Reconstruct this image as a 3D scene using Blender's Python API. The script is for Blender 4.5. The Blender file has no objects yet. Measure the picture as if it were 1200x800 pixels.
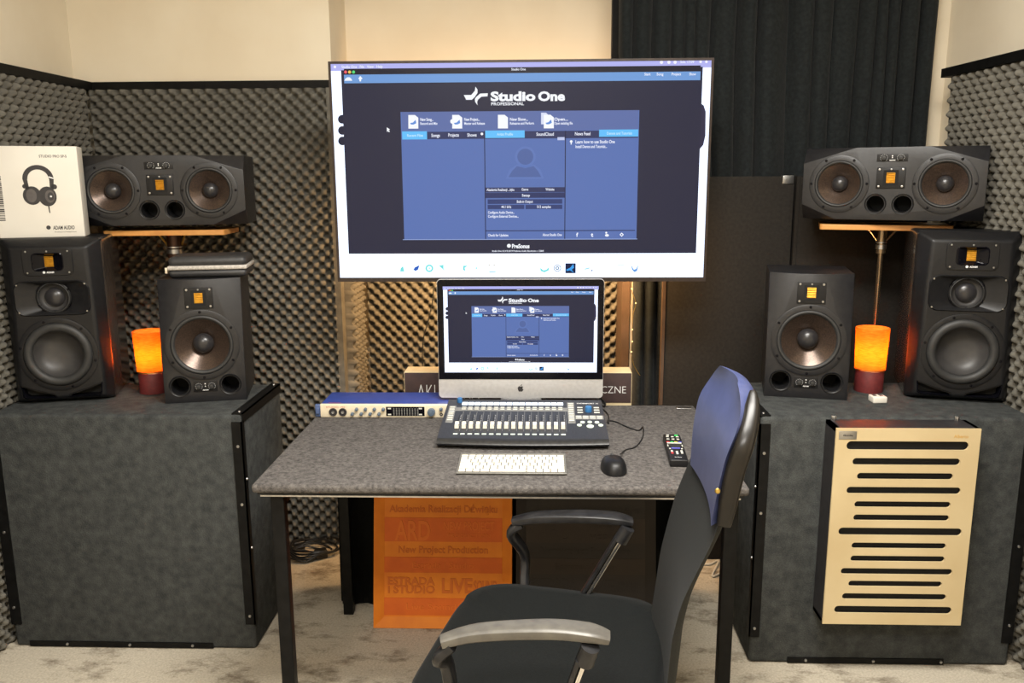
import bpy, bmesh, math, random
from mathutils import Vector, Matrix
random.seed(7)
PI = math.pi
SC = bpy.context.scene
COL = SC.collection

# ------------------------------------------------------------------ camera
FPX = 980.0
pit, yaw, rol = [math.radians(v) for v in (11.08, 1.91, .30)]
CF = Vector((-math.sin(yaw)*math.cos(pit), math.cos(yaw)*math.cos(pit), -math.sin(pit)))
_r = Vector((math.cos(yaw), math.sin(yaw), 0)); _u = _r.cross(CF)
CR = _r*math.cos(rol) - _u*math.sin(rol); CU = CR.cross(CF)
CAM = Vector((0, 0, 1.5))
cd = bpy.data.cameras.new('camera'); cam = bpy.data.objects.new('camera', cd); COL.objects.link(cam)
m = Matrix.Identity(4)
for i in range(3):
    m[i][0] = CR[i]; m[i][1] = CU[i]; m[i][2] = -CF[i]; m[i][3] = CAM[i]
cam.matrix_world = m
cd.sensor_width = 36; cd.lens = 36*FPX/1200; cd.clip_start = .02
SC.camera = cam
def _ray(x, y): return CF + CR*((x-600)/FPX) - CU*((y-400)/FPX)
def on_z(x, y, z): d = _ray(x, y); return CAM + d*((z-1.5)/d.z)
def on_y(x, y, Y): d = _ray(x, y); return CAM + d*(Y/d.y)

# ------------------------------------------------------------------ materials
def mat(name, col, rough=.6, metal=0, noise=None, bump=None, spec=.5, emit=None, coat=0, sheen=0):
    """noise = (scale, second colour, detail[, lo, hi]); bump = (scale, strength, distance)"""
    M = bpy.data.materials.new(name); M.use_nodes = True
    nt = M.node_tree; b = nt.nodes['Principled BSDF']
    b.inputs['Base Color'].default_value = (*col, 1)
    b.inputs['Roughness'].default_value = rough; b.inputs['Metallic'].default_value = metal
    b.inputs['Specular IOR Level'].default_value = spec
    b.inputs['Coat Weight'].default_value = coat
    b.inputs['Sheen Weight'].default_value = sheen
    tc = nt.nodes.new('ShaderNodeTexCoord')
    if noise:
        n = nt.nodes.new('ShaderNodeTexNoise'); n.inputs['Scale'].default_value = noise[0]; n.inputs['Detail'].default_value = noise[2]
        nt.links.new(tc.outputs['Object'], n.inputs['Vector'])
        r = nt.nodes.new('ShaderNodeValToRGB'); lo, hi = (noise[3], noise[4]) if len(noise) > 3 else (.35, .65)
        r.color_ramp.elements[0].position = lo; r.color_ramp.elements[1].position = hi
        r.color_ramp.elements[0].color = (*col, 1); r.color_ramp.elements[1].color = (*noise[1], 1)
        nt.links.new(n.outputs['Fac'], r.inputs['Fac']); nt.links.new(r.outputs['Color'], b.inputs['Base Color'])
    if bump:
        n = nt.nodes.new('ShaderNodeTexNoise'); n.inputs['Scale'].default_value = bump[0]; n.inputs['Detail'].default_value = 4
        nt.links.new(tc.outputs['Object'], n.inputs['Vector'])
        p = nt.nodes.new('ShaderNodeBump'); p.inputs['Strength'].default_value = bump[1]; p.inputs['Distance'].default_value = bump[2]
        nt.links.new(n.outputs['Fac'], p.inputs['Height']); nt.links.new(p.outputs['Normal'], b.inputs['Normal'])
    if emit:
        b.inputs['Emission Color'].default_value = (*emit[0], 1); b.inputs['Emission Strength'].default_value = emit[1]
    return M
def srgb(r, g, b):
    f = lambda c: (c/255/12.92) if c <= 10 else ((c/255+.055)/1.055)**2.4
    return (f(r), f(g), f(b))
def felt(name, a, b, scale=60, big=None):
    """non-woven felt: two scales of fibres"""
    M = mat(name, a, .95, noise=(scale, b, 8, .3, .7), bump=(260, .5, .004), spec=.1)
    nt = M.node_tree; bs = nt.nodes['Principled BSDF']
    src = bs.inputs['Base Color'].links[0].from_socket
    tc = [n for n in nt.nodes if n.type == 'TEX_COORD'][0]
    mp = nt.nodes.new('ShaderNodeMapping'); mp.inputs['Scale'].default_value = (1, 3, 3)
    nt.links.new(tc.outputs['Object'], mp.inputs['Vector'])
    n2 = nt.nodes.new('ShaderNodeTexNoise'); n2.inputs['Scale'].default_value = big or 130; n2.inputs['Detail'].default_value = 6
    n2.inputs['Roughness'].default_value = .8
    nt.links.new(mp.outputs['Vector'], n2.inputs['Vector'])
    r = nt.nodes.new('ShaderNodeValToRGB'); r.color_ramp.elements[0].position = .3; r.color_ramp.elements[1].position = .7
    r.color_ramp.elements[0].color = (.45, .45, .45, 1); r.color_ramp.elements[1].color = (1.5, 1.5, 1.5, 1)
    nt.links.new(n2.outputs['Fac'], r.inputs['Fac'])
    mx = nt.nodes.new('ShaderNodeMix'); mx.data_type = 'RGBA'; mx.blend_type = 'MULTIPLY'; mx.inputs[0].default_value = 1
    nt.links.new(src, mx.inputs[6]); nt.links.new(r.outputs['Color'], mx.inputs[7]); nt.links.new(mx.outputs[2], bs.inputs['Base Color'])
    return M
M = {}
M['wall'] = mat('cream_paint', srgb(232, 221, 199), .9, noise=(3, srgb(224, 211, 187), 4), bump=(90, .08, .002))
M['white'] = mat('ceiling_paint', (.8, .78, .72), .9, noise=(4, (.76, .74, .69), 3))
M['foam'] = mat('grey_foam', srgb(110, 107, 99), .95, noise=(25, srgb(94, 91, 84), 5), bump=(500, .4, .002), spec=.1)
M['black_trim'] = mat('black_trim', (.003, .003, .003), .5, spec=.15, noise=(40, (.006, .006, .006), 3))
M['felt_desk'] = felt('grey_desk_felt', srgb(70, 67, 66), srgb(108, 104, 101), 110, 210)
M['felt_chest'] = felt('dark_chest_felt', srgb(55, 57, 57), srgb(74, 76, 75), 34, 230)
M['black'] = mat('satin_black_plastic', (.007, .007, .008), .42, spec=.32, bump=(600, .15, .0006), noise=(80, (.010, .010, .011), 2))
M['cab'] = mat('textured_black_paint', (.009, .009, .011), .4, spec=.5, bump=(900, .35, .0008), noise=(60, (.013, .013, .015), 3))
M['gloss_black'] = mat('gloss_black', (.003, .003, .005), .1, spec=.14, noise=(30, (.004, .004, .006), 2))
M['side'] = mat('black_side_lamp_glow', (.045, .036, .032), .26, spec=.8, coat=.4, noise=(12, (.028, .024, .022), 3))  # lighter brown base stands in for the lamp's reflection on the black sides
M['rubber'] = mat('rubber', (.02, .02, .02), .55, noise=(50, (.028, .028, .028), 2))
M['cone'] = mat('woven_brown_cone', srgb(88, 72, 62), .28, .55, noise=(300, srgb(62, 52, 46), 2), bump=(500, .2, .0008))
M['cone_grey'] = mat('matt_grey_cone', (.035, .033, .033), .45, noise=(30, (.045, .043, .042), 3))
M['dome'] = mat('dust_cap', (.02, .019, .021), .3, noise=(80, (.027, .026, .028), 2))
M['gold'] = mat('gold_ribbon', srgb(205, 150, 40), .45, .6, noise=(100, srgb(180, 125, 30), 2))
M['dark'] = mat('dark_hole', (.004, .004, .004), .9, noise=(20, (.006, .006, .006), 2))
M['print'] = mat('white_print', (.75, .75, .75), .6, noise=(50, (.7, .7, .7), 2))
M['chrome'] = mat('chrome', (.75, .73, .7), .18, 1, noise=(20, (.7, .68, .66), 2))
M['steel'] = mat('dull_steel', (.5, .5, .5), .35, 1, noise=(60, (.42, .42, .42), 3))
M['brown_metal'] = mat('bronze_painted_metal', srgb(70, 50, 40), .35, .7, noise=(30, srgb(60, 42, 34), 2))
M['ply'] = mat('orange_varnished_wood', srgb(208, 150, 82), .45, noise=(14, srgb(190, 132, 70), 5))
M['birch'] = mat('birch_plywood', srgb(203, 184, 144), .55, noise=(5, srgb(193, 172, 131), 7))
M['cream_print'] = mat('printed_cardboard', srgb(226, 222, 212), .55, noise=(6, srgb(220, 215, 204), 3))
M['ink'] = mat('dark_print', (.02, .018, .02), .5, noise=(40, (.03, .028, .03), 2))
M['ink2'] = mat('grey_print', (.07, .06, .06), .5, noise=(40, (.1, .09, .085), 2))
M['mauve'] = mat('dark_brown_box_print', srgb(66, 48, 46), .7, noise=(30, srgb(56, 42, 42), 4))
M['pale_wood'] = mat('pale_box_card', srgb(216, 198, 160), .7, noise=(20, srgb(205, 186, 148), 4))
M['alu'] = mat('brushed_aluminium', srgb(205, 204, 204), .35, .45, noise=(90, srgb(196, 195, 195), 3))
M['bezel'] = mat('bronze_tv_bezel', srgb(54, 45, 42), .35, .4, noise=(60, srgb(46, 38, 36), 2))
M['rack_blue'] = mat('blue_enamel', srgb(48, 72, 150), .4, noise=(30, srgb(44, 66, 140), 2))
M['rack_face'] = mat('champagne_anodised', srgb(226, 214, 188), .4, .1, noise=(60, srgb(218, 206, 180), 3))
M['ear'] = mat('blue_grey_plastic', srgb(74, 92, 132), .45, noise=(40, srgb(66, 84, 122), 2))
M['knob'] = mat('blue_grey_knob', srgb(112, 130, 150), .3, .5, noise=(60, srgb(96, 112, 134), 2))
M['blue_knob'] = mat('blue_knob', srgb(52, 112, 168), .35, noise=(60, srgb(46, 100, 152), 2))
M['key'] = mat('white_keys', srgb(222, 218, 206), .5, noise=(30, srgb(226, 221, 206), 2))
M['kb_base'] = mat('keyboard_aluminium', srgb(120, 118, 112), .4, .2, noise=(60, srgb(110, 108, 103), 2))
M['fp'] = mat('controller_charcoal', srgb(50, 52, 58), .42, .3, noise=(200, srgb(60, 62, 68), 3))
M['fp_front'] = mat('controller_front_lip', srgb(70, 70, 70), .3, .6, noise=(80, srgb(62, 62, 62), 3))
M['btn'] = mat('pale_buttons', srgb(205, 205, 196), .4, noise=(60, srgb(195, 195, 186), 2))
M['slot'] = mat('fader_slot_black', (.006, .006, .007), .5, noise=(60, (.01, .01, .01), 2))
M['fstrip'] = mat('controller_strip_grey', srgb(140, 140, 138), .5, .3, noise=(60, srgb(128, 128, 126), 2))
M['lcd'] = mat('lit_lcd', srgb(210, 220, 235), .4, emit=(srgb(215, 228, 250), 1.1))
M['led'] = mat('lit_button_glow', srgb(200, 215, 200), .4, emit=(srgb(215, 225, 205), .35))
M['seat'] = mat('black_seat_fabric', srgb(10, 12, 12), .85, noise=(220, srgb(17, 20, 20), 6), bump=(700, .4, .001), sheen=.03, spec=.18)
M['mesh'] = mat('black_mesh_fabric', srgb(12, 14, 13), .8, noise=(240, srgb(22, 25, 23), 4), bump=(600, .5, .001), sheen=.03, spec=.22)
M['cap'] = mat('glossy_cap_screen_sheen', srgb(70, 78, 118), .38, noise=(30, srgb(64, 72, 110), 2), spec=.6)  # blue is the television's sheen on the cap, put into its colour
M['cap_rim'] = mat('olive_brown_rim', srgb(26, 23, 20), .32, 0, noise=(30, srgb(22, 20, 18), 2), spec=.35)
M['armpad'] = mat('grey_rubber_arm', srgb(98, 95, 88), .4, .1, noise=(40, srgb(84, 81, 76), 3))
M['armblack'] = mat('black_arm', (.010, .010, .011), .35, spec=.35, noise=(40, (.022, .022, .024), 3))
M['curtain'] = mat('black_green_velvet', srgb(24, 27, 28), .9, noise=(80, srgb(33, 37, 38), 5), bump=(300, .3, .002), sheen=.05, spec=.15)
M['cloth'] = mat('black_cloth', srgb(12, 13, 13), .95, noise=(60, srgb(17, 18, 18), 5), bump=(300, .3, .002), spec=.1)
M['dpanel'] = mat('dark_brown_panel_cloth', srgb(38, 35, 32), .9, noise=(90, srgb(44, 41, 37), 5), bump=(400, .3, .001), spec=.15)
M['panel_edge'] = mat('brown_panel_edge', srgb(84, 64, 48), .6, noise=(20, srgb(72, 55, 41), 4))
M['orange'] = mat('orange_embossed_foam', srgb(226, 130, 20), .65, noise=(18, srgb(218, 120, 16), 4), bump=(200, .15, .001))
M['orange_dk'] = mat('orange_band', srgb(214, 100, 12), .65, noise=(18, srgb(204, 92, 10), 4), bump=(200, .15, .001))
M['orange_tx'] = mat('orange_lettering', srgb(205, 104, 18), .65, noise=(18, srgb(198, 98, 16), 4))
M['orange_tl'] = mat('orange_pale_lettering', srgb(220, 112, 26), .65, noise=(18, srgb(214, 108, 24), 4))
M['bsign'] = mat('black_embossed_foam', srgb(34, 28, 24), .7, noise=(18, srgb(30, 24, 20), 4))
M['bsign2'] = mat('black_sign_band', srgb(44, 34, 26), .7, noise=(18, srgb(40, 30, 24), 4))
M['cable'] = mat('black_cable', (.01, .01, .01), .4, noise=(60, (.014, .014, .014), 2))
M['white_cable'] = mat('white_cable', (.7, .68, .6), .4, noise=(60, (.65, .63, .56), 2))
M['lampbase'] = mat('dark_red_lamp_base', srgb(110, 40, 40), .6, noise=(60, srgb(96, 34, 34), 4))
M['zip'] = mat('pale_grey_zip', srgb(190, 184, 176), .5, noise=(200, srgb(160, 155, 148), 2))
M['case'] = mat('black_eva_case', (.02, .02, .021), .5, noise=(60, (.028, .028, .03), 3), bump=(500, .3, .0008))
M['red'] = mat('red_rubber', srgb(215, 50, 60), .5, noise=(30, srgb(200, 45, 55), 2))
M['green'] = mat('green_rubber', srgb(40, 200, 90), .5, noise=(30, srgb(36, 185, 82), 2))
M['yellow'] = mat('yellow_rubber', srgb(230, 210, 90), .5, noise=(30, srgb(220, 200, 80), 2))
M['sblue'] = mat('blue_rubber', srgb(90, 90, 190), .5, noise=(30, srgb(84, 84, 180), 2))
M['rubinsc'] = mat('red_inscription', srgb(200, 90, 60), .5, noise=(30, srgb(190, 84, 56), 2))
M['wood_inlay'] = mat('ochre_print', srgb(200, 150, 60), .5, noise=(30, srgb(190, 140, 56), 2))
M['pole'] = mat('warm_grey_metal', srgb(150, 130, 105), .25, .9, noise=(30, srgb(138, 120, 98), 2))
M['brass'] = mat('brass', srgb(200, 170, 90), .3, .9, noise=(30, srgb(190, 160, 84), 2))
# carpet with worn patches
def carpet():
    Mx = mat('beige_carpet', srgb(208, 198, 180), .95, noise=(150, srgb(180, 170, 151), 8, .3, .7), bump=(350, .6, .004), spec=.1)
    nt = Mx.node_tree; bs = nt.nodes['Principled BSDF']; src = bs.inputs['Base Color'].links[0].from_socket
    tc = [n for n in nt.nodes if n.type == 'TEX_COORD'][0]
    n2 = nt.nodes.new('ShaderNodeTexNoise'); n2.inputs['Scale'].default_value = 5.5; n2.inputs['Detail'].default_value = 9; n2.inputs['Roughness'].default_value = .72
    mp = nt.nodes.new('ShaderNodeMapping'); mp.inputs['Scale'].default_value = (1, 1.7, 1); mp.inputs['Rotation'].default_value = (0, 0, .5)
    nt.links.new(tc.outputs['Object'], mp.inputs['Vector']); nt.links.new(mp.outputs['Vector'], n2.inputs['Vector'])
    r = nt.nodes.new('ShaderNodeValToRGB'); r.color_ramp.elements[0].position = .36; r.color_ramp.elements[1].position = .5
    r.color_ramp.elements[0].color = (.42, .39, .36, 1); r.color_ramp.elements[1].color = (1, 1, 1, 1)
    nt.links.new(n2.outputs['Fac'], r.inputs['Fac'])
    mx = nt.nodes.new('ShaderNodeMix'); mx.data_type = 'RGBA'; mx.blend_type = 'MULTIPLY'; mx.inputs[0].default_value = 1
    nt.links.new(src, mx.inputs[6]); nt.links.new(r.outputs['Color'], mx.inputs[7]); nt.links.new(mx.outputs[2], bs.inputs['Base Color'])
    return Mx
M['carpet'] = carpet()
# lamp shade : translucent woven cloth lit by the bulb inside
def shade_mat():
    Mx = bpy.data.materials.new('orange_linen_shade'); Mx.use_nodes = True
    nt = Mx.node_tree; nt.nodes.clear()
    out = nt.nodes.new('ShaderNodeOutputMaterial')
    tc = nt.nodes.new('ShaderNodeTexCoord'); mp = nt.nodes.new('ShaderNodeMapping'); mp.inputs['Scale'].default_value = (18, 18, 160)
    n = nt.nodes.new('ShaderNodeTexNoise'); n.inputs['Scale'].default_value = 3; n.inputs['Detail'].default_value = 5
    nt.links.new(tc.outputs['Object'], mp.inputs['Vector']); nt.links.new(mp.outputs['Vector'], n.inputs['Vector'])
    r = nt.nodes.new('ShaderNodeValToRGB'); r.color_ramp.elements[0].position = .3; r.color_ramp.elements[1].position = .7
    r.color_ramp.elements[0].color = (.90, .27, .03, 1); r.color_ramp.elements[1].color = (.96, .46, .08, 1)
    nt.links.new(n.outputs['Fac'], r.inputs['Fac'])
    d = nt.nodes.new('ShaderNodeBsdfDiffuse'); t = nt.nodes.new('ShaderNodeBsdfTranslucent'); mx = nt.nodes.new('ShaderNodeMixShader')
    mx.inputs[0].default_value = .75
    nt.links.new(r.outputs['Color'], d.inputs['Color']); nt.links.new(r.outputs['Color'], t.inputs['Color'])
    nt.links.new(d.outputs[0], mx.inputs[1]); nt.links.new(t.outputs[0], mx.inputs[2]); nt.links.new(mx.outputs[0], out.inputs['Surface'])
    return Mx
M['shade'] = shade_mat()
def emis(name, rgb, s=1.0):
    Mx = bpy.data.materials.new(name); Mx.use_nodes = True; nt = Mx.node_tree
    b = nt.nodes['Principled BSDF']; b.inputs['Base Color'].default_value = (.006, .006, .008, 1); b.inputs['Roughness'].default_value = .25; b.inputs['Specular IOR Level'].default_value = .2
    b.inputs['Emission Color'].default_value = (*srgb(*rgb), 1); b.inputs['Emission Strength'].default_value = s
    return Mx
M['bulb'] = emis('warm_bulb', (255, 218, 160), 75)
M['fairy'] = emis('fairy_light', (255, 210, 140), 3)
M['niche_bulb'] = emis('warm_tube_light', (255, 190, 110), 3)

# ------------------------------------------------------------------ mesh helpers
class MB:
    def __init__(s): s.v = []; s.f = []; s.mi = []; s.cur = 0
    def add(s, vs, fs, T=None):
        o = len(s.v)
        s.v += [tuple((T @ Vector(p)) if T else p) for p in vs]
        s.f += [tuple(i+o for i in f) for f in fs]; s.mi += [s.cur]*len(fs); return s
    def box(s, x0, x1, y0, y1, z0, z1, T=None):
        vs = [(x, y, z) for x in (x0, x1) for y in (y0, y1) for z in (z0, z1)]
        return s.add(vs, [(0, 1, 3, 2), (4, 6, 7, 5), (0, 4, 5, 1), (2, 3, 7, 6), (0, 2, 6, 4), (1, 5, 7, 3)], T)
    def rbox(s, x0, x1, y0, y1, z0, z1, r, T=None, seg=3):
        bm = bmesh.new(); bmesh.ops.create_cube(bm, size=1)
        for v in bm.verts:
            v.co = Vector(((x0+x1)/2+v.co.x*(x1-x0), (y0+y1)/2+v.co.y*(y1-y0), (z0+z1)/2+v.co.z*(z1-z0)))
        bmesh.ops.bevel(bm, geom=bm.edges[:], offset=r, segments=seg, profile=.5, affect='EDGES')
        bm.verts.index_update()
        s.add([v.co[:] for v in bm.verts], [[v.index for v in f.verts] for f in bm.faces], T); bm.free(); return s
    def lathe(s, prof, T=None, n=48, cap0=False, cap1=False):
        """prof = [(r, h)] about local z"""
        vs = []; fs = []
        for (r, h) in prof:
            for k in range(n): a = 2*PI*k/n; vs.append((r*math.cos(a), r*math.sin(a), h))
        for i in range(len(prof)-1):
            for k in range(n):
                k2 = (k+1) % n; fs.append((i*n+k, i*n+k2, (i+1)*n+k2, (i+1)*n+k))
        if cap0: fs.append(tuple(range(n))[::-1])
        if cap1: fs.append(tuple((len(prof)-1)*n+k for k in range(n)))
        return s.add(vs, fs, T)
    def cyl(s, p0, p1, r0, r1=None, n=20, T=None):
        r1 = r0 if r1 is None else r1; p0, p1 = Vector(p0), Vector(p1); d = p1-p0
        q = d.to_track_quat('Z', 'Y').to_matrix().to_4x4(); Tm = Matrix.Translation(p0) @ q
        if T: Tm = T @ Tm
        return s.lathe([(r0, 0), (r1, d.length)], Tm, n, True, True)
    def tube(s, pts, r, n=10, T=None, sub=6, flat=None):
        P = smooth(pts, sub) if sub else [Vector(p) for p in pts]
        m_ = len(P); vs = []; fs = []; up = None
        R = r if isinstance(r, (list, tuple)) else [r, r]
        for i, p in enumerate(P):
            t = (P[min(i+1, m_-1)]-P[max(i-1, 0)]).normalized()
            if up is None: up = t.orthogonal().normalized() if flat is None else Vector(flat)
            a = t.cross(up).normalized(); up = a.cross(t).normalized()
            tt = i/(m_-1); k = tt*(len(R)-1); j = min(int(k), len(R)-2); rr = R[j]+(R[j+1]-R[j])*(k-j)
            ra, rb = rr if isinstance(rr, tuple) else (rr, rr)
            for q in range(n): an = 2*PI*q/n; vs.append(tuple(p + a*math.cos(an)*ra + up*math.sin(an)*rb))
        for i in range(m_-1):
            for q in range(n): q2 = (q+1) % n; fs.append((i*n+q, i*n+q2, (i+1)*n+q2, (i+1)*n+q))
        fs.append(tuple(range(n))[::-1]); fs.append(tuple((m_-1)*n+q for q in range(n)))
        return s.add(vs, fs, T)
    def strap(s, pts, w, h, side, r=.5, n=16, T=None, sub=6):
        """tube with super-elliptic section: w across `side`, h along the other axis"""
        P = smooth(pts, sub) if sub else [Vector(p) for p in pts]; m_ = len(P); vs = []; fs = []; side = Vector(side).normalized()
        W = w if isinstance(w, list) else [w, w]; H = h if isinstance(h, list) else [h, h]
        def L(A, t): k = t*(len(A)-1); j = min(int(k), len(A)-2); return A[j]+(A[j+1]-A[j])*(k-j)
        for i, p in enumerate(P):
            t = (P[min(i+1, m_-1)]-P[max(i-1, 0)]).normalized(); up = side.cross(t).normalized(); a = t.cross(up)
            ww, hh = L(W, i/(m_-1)), L(H, i/(m_-1))
            for q in range(n):
                an = 2*PI*q/n; c, sn = math.cos(an), math.sin(an)
                vs.append(tuple(p + a*(abs(c)**r*(1 if c > 0 else -1))*ww/2 + up*(abs(sn)**r*(1 if sn > 0 else -1))*hh/2))
        for i in range(m_-1):
            for q in range(n): q2 = (q+1) % n; fs.append((i*n+q, i*n+q2, (i+1)*n+q2, (i+1)*n+q))
        fs.append(tuple(range(n))[::-1]); fs.append(tuple((m_-1)*n+q for q in range(n)))
        return s.add(vs, fs, T)
    def prism(s, poly, d, T=None, y0=0.0):
        """polygon in local x,z extruded along +y from y0 by d"""
        n = len(poly); vs = [(x, y0, z) for x, z in poly]+[(x, y0+d, z) for x, z in poly]
        fs = [tuple(range(n)), tuple(range(2*n-1, n-1, -1))]+[(i, i+n, (i+1) % n+n, (i+1) % n) for i in range(n)]
        return s.add(vs, fs, T)
    def text(s, body, size, T=None, align='CENTER', bold=0.0, width=None, depth=0.0, sx=1.0, spacing=1.0):
        """text in local x,z plane facing -y; centre line on z=0; width squeezes to fit"""
        cu = bpy.data.curves.new('t', 'FONT'); cu.body = body; cu.size = size; cu.resolution_u = 3; cu.offset = bold; cu.space_character = spacing
        cu.extrude = depth
        ob = bpy.data.objects.new('t', cu); me = bpy.data.meshes.new_from_object(ob)
        vs = [v.co.copy() for v in me.vertices]; fs = [tuple(p.vertices) for p in me.polygons]
        bpy.data.objects.remove(ob); bpy.data.meshes.remove(me); bpy.data.curves.remove(cu)
        if not vs: return s
        xs = [v.x for v in vs]; x0, x1 = min(xs), max(xs); k = (width/(x1-x0)) if width else sx
        off = {'CENTER': (x0+x1)/2, 'LEFT': x0, 'RIGHT': x1}[align]
        return s.add([((v.x-off)*k, -v.z, v.y-size*.35) for v in vs], fs, T)
    def build(s, name, mats, parent=None, smooth_=True, angle=35, local=False, bevel=0, weld=False):
        me = bpy.data.meshes.new(name)
        vs = s.v
        if parent is not None and not local:
            inv = WM[parent.name].inverted(); vs = [tuple(inv @ Vector(p)) for p in vs]
        me.from_pydata(vs, [], s.f)
        mats = mats if isinstance(mats, (list, tuple)) else [mats]
        for k in mats: me.materials.append(M[k] if isinstance(k, str) else k)
        for p, i in zip(me.polygons, s.mi): p.material_index = i
        me.update()
        bm = bmesh.new(); bm.from_mesh(me)
        if weld: bmesh.ops.remove_doubles(bm, verts=bm.verts[:], dist=1e-5)
        bmesh.ops.recalc_face_normals(bm, faces=bm.faces[:]) if weld != 'keep' else None
        bm.to_mesh(me); bm.free()
        if smooth_:
            me.polygons.foreach_set('use_smooth', [True]*len(me.polygons)); me.set_sharp_from_angle(angle=math.radians(angle))
        o = bpy.data.objects.new(name, me); COL.objects.link(o)
        if parent is not None: o.parent = parent
        WM[o.name] = WM[parent.name].copy() if parent is not None else Matrix.Identity(4)
        if bevel:
            b = o.modifiers.new('bevel', 'BEVEL'); b.width = bevel; b.segments = 3; b.limit_method = 'ANGLE'; b.angle_limit = math.radians(28)
        return o
WM = {}
def smooth(pts, sub):
    P = [Vector(p) for p in pts]; out = []
    for i in range(len(P)-1):
        a, b, c, d = P[max(i-1, 0)], P[i], P[i+1], P[min(i+2, len(P)-1)]
        for k in range(sub):
            t = k/sub; out.append(.5*((2*b)+(c-a)*t+(2*a-5*b+4*c-d)*t*t+(-a+3*b-3*c+d)*t**3))
    out.append(P[-1]); return out
def tag(o, label=None, cat=None, group=None, kind=None):
    if label: o['label'] = label
    if cat: o['category'] = cat
    if group: o['group'] = group
    if kind: o['kind'] = kind
    return o
def thing(name, label, cat, loc=(0, 0, 0), rz=0, group=None, rx=0):
    o = bpy.data.objects.new(name, None); COL.objects.link(o)
    o.location = loc; o.rotation_euler = (rx, 0, rz); o.empty_display_size = .05
    WM[o.name] = Matrix.Translation(loc) @ Matrix.Rotation(rz, 4, 'Z') @ Matrix.Rotation(rx, 4, 'X')
    return tag(o, label, cat, group)
def T(x=0, y=0, z=0, rx=0, ry=0, rz=0):
    return Matrix.Translation((x, y, z)) @ Matrix.Rotation(rz, 4, 'Z') @ Matrix.Rotation(ry, 4, 'Y') @ Matrix.Rotation(rx, 4, 'X')
FRONT = Matrix.Rotation(PI/2, 4, 'X')           # local z -> -y  (things that face the viewer)
def F(x, y, z): return Matrix.Translation((x, y, z)) @ FRONT
def rrect(cx, cz, w, h, r, n=5):
    out = []
    for (sx, sz, a0) in ((1, 1, 0), (-1, 1, 90), (-1, -1, 180), (1, -1, 270)):
        for k in range(n+1):
            a = math.radians(a0+90*k/n); out.append((cx+sx*(w/2-r)+r*math.cos(a), cz+sz*(h/2-r)+r*math.sin(a)))
    return out
def circ(cx, cz, r, n=20, rz=None): return [(cx+r*math.cos(2*PI*k/n), cz+(rz or r)*math.sin(2*PI*k/n)) for k in range(n)]

# ================================================================== ROOM
RZ = 2.75; BY = 3.29; NX0, NX1, NY = -.79, .36, 3.56; LX, RX = -1.79, 1.53; RY = -1.6
def struct(name, mb, mk, **k):
    o = mb.build(name, mk, **k); o['kind'] = 'structure'; return o
struct('floor', MB().box(LX-.2, 2.1, RY-.2, NY+.2, -.1, 0), 'carpet', smooth_=False)
struct('ceiling', MB().box(LX-.2, 2.1, RY-.2, NY+.2, RZ, RZ+.1), 'white', smooth_=False)
struct('wall_back', MB().box(LX-.15, NX0, BY, NY+.15, 0, RZ), 'wall', smooth_=False)
struct('wall_back_right', MB().box(NX1, RX+.1, BY, NY+.15, 0, RZ), 'wall', smooth_=False)
struct('wall_niche', MB().box(NX0, NX1, NY, NY+.15, 0, RZ), 'wall', smooth_=False)
struct('wall_left', MB().box(LX-.15, LX, RY, BY, 0, RZ), 'wall', smooth_=False)
wx = lambda y: 1.505+(BY-y)*.05      # the right wall is not quite square to the others
q_ = [(wx(RY), RY), (2.0, RY), (2.0, BY), (wx(BY), BY)]
struct('wall_right', MB().add([(a, b_, z) for z in (0, RZ) for a, b_ in q_], [(3, 2, 1, 0), (4, 5, 6, 7)]+[(i, (i+1) % 4, 4+(i+1) % 4, 4+i) for i in range(4)]), 'wall', smooth_=False)
struct('wall_front', MB().box(LX-.15, 2.0, RY-.15, RY, 0, RZ), 'wall', smooth_=False)
struct('dark_gap_strip', MB().box(.288, NX1, NY-.05, NY, 1.2, RZ), 'black_trim', smooth_=False)  # dark strip added to stand for the dark gap beside the curtain

FOAM_P = .0235; FOAM_A = .050
def foam(name, label, o, u, v, n, wu, wv, back=.008):
    """egg-crate foam sheet; o origin, u/v edge vectors (unit), n outward"""
    o, u, v, n = Vector(o), Vector(u).normalized(), Vector(v).normalized(), Vector(n).normalized()
    st = FOAM_P/4; nu, nv = max(2, round(wu/st)), max(2, round(wv/st)); k = PI/FOAM_P
    vs = []; fs = []
    for j in range(nv+1):
        b_ = wv*j/nv
        for i in range(nu+1):
            a_ = wu*i/nu; q = math.sin(k*a_)*math.sin(k*b_)
            q = math.copysign(abs(q)**.9, q)
            vs.append(tuple(o+u*a_+v*b_+n*(back+FOAM_A*(1-(.5-.5*q)**1.7))))
    W = nu+1
    for j in range(nv):
        for i in range(nu): fs.append((j*W+i, j*W+i+1, (j+1)*W+i+1, (j+1)*W+i))
    rim = [i for i in range(W)]+[j*W+nu for j in range(1, nv+1)]+[nv*W+i for i in range(nu-1, -1, -1)]+[j*W for j in range(nv-1, 0, -1)]
    base = len(vs)
    for r in rim:
        p = Vector(vs[r]); d = (p-o).dot(n); vs.append(tuple(p-n*d))
    L = len(rim)
    for i in range(L): fs.append((rim[i], rim[(i+1) % L], base+(i+1) % L, base+i))
    fs.append(tuple(base+i for i in range(L))[::-1])
    mb = MB(); mb.add(vs, fs)
    return tag(mb.build(name, 'foam', angle=80), label, 'acoustic foam')
FT = 1.83
foam('acoustic_foam_panel', 'grey egg-crate foam sheet covering the back wall behind the left speakers', (LX+.08, BY-.003, .005), (1, 0, 0), (0, 0, 1), (0, -1, 0), NX0-LX-.085, FT)
ln = Vector((.03, 0, 1.87)).normalized()
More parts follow.
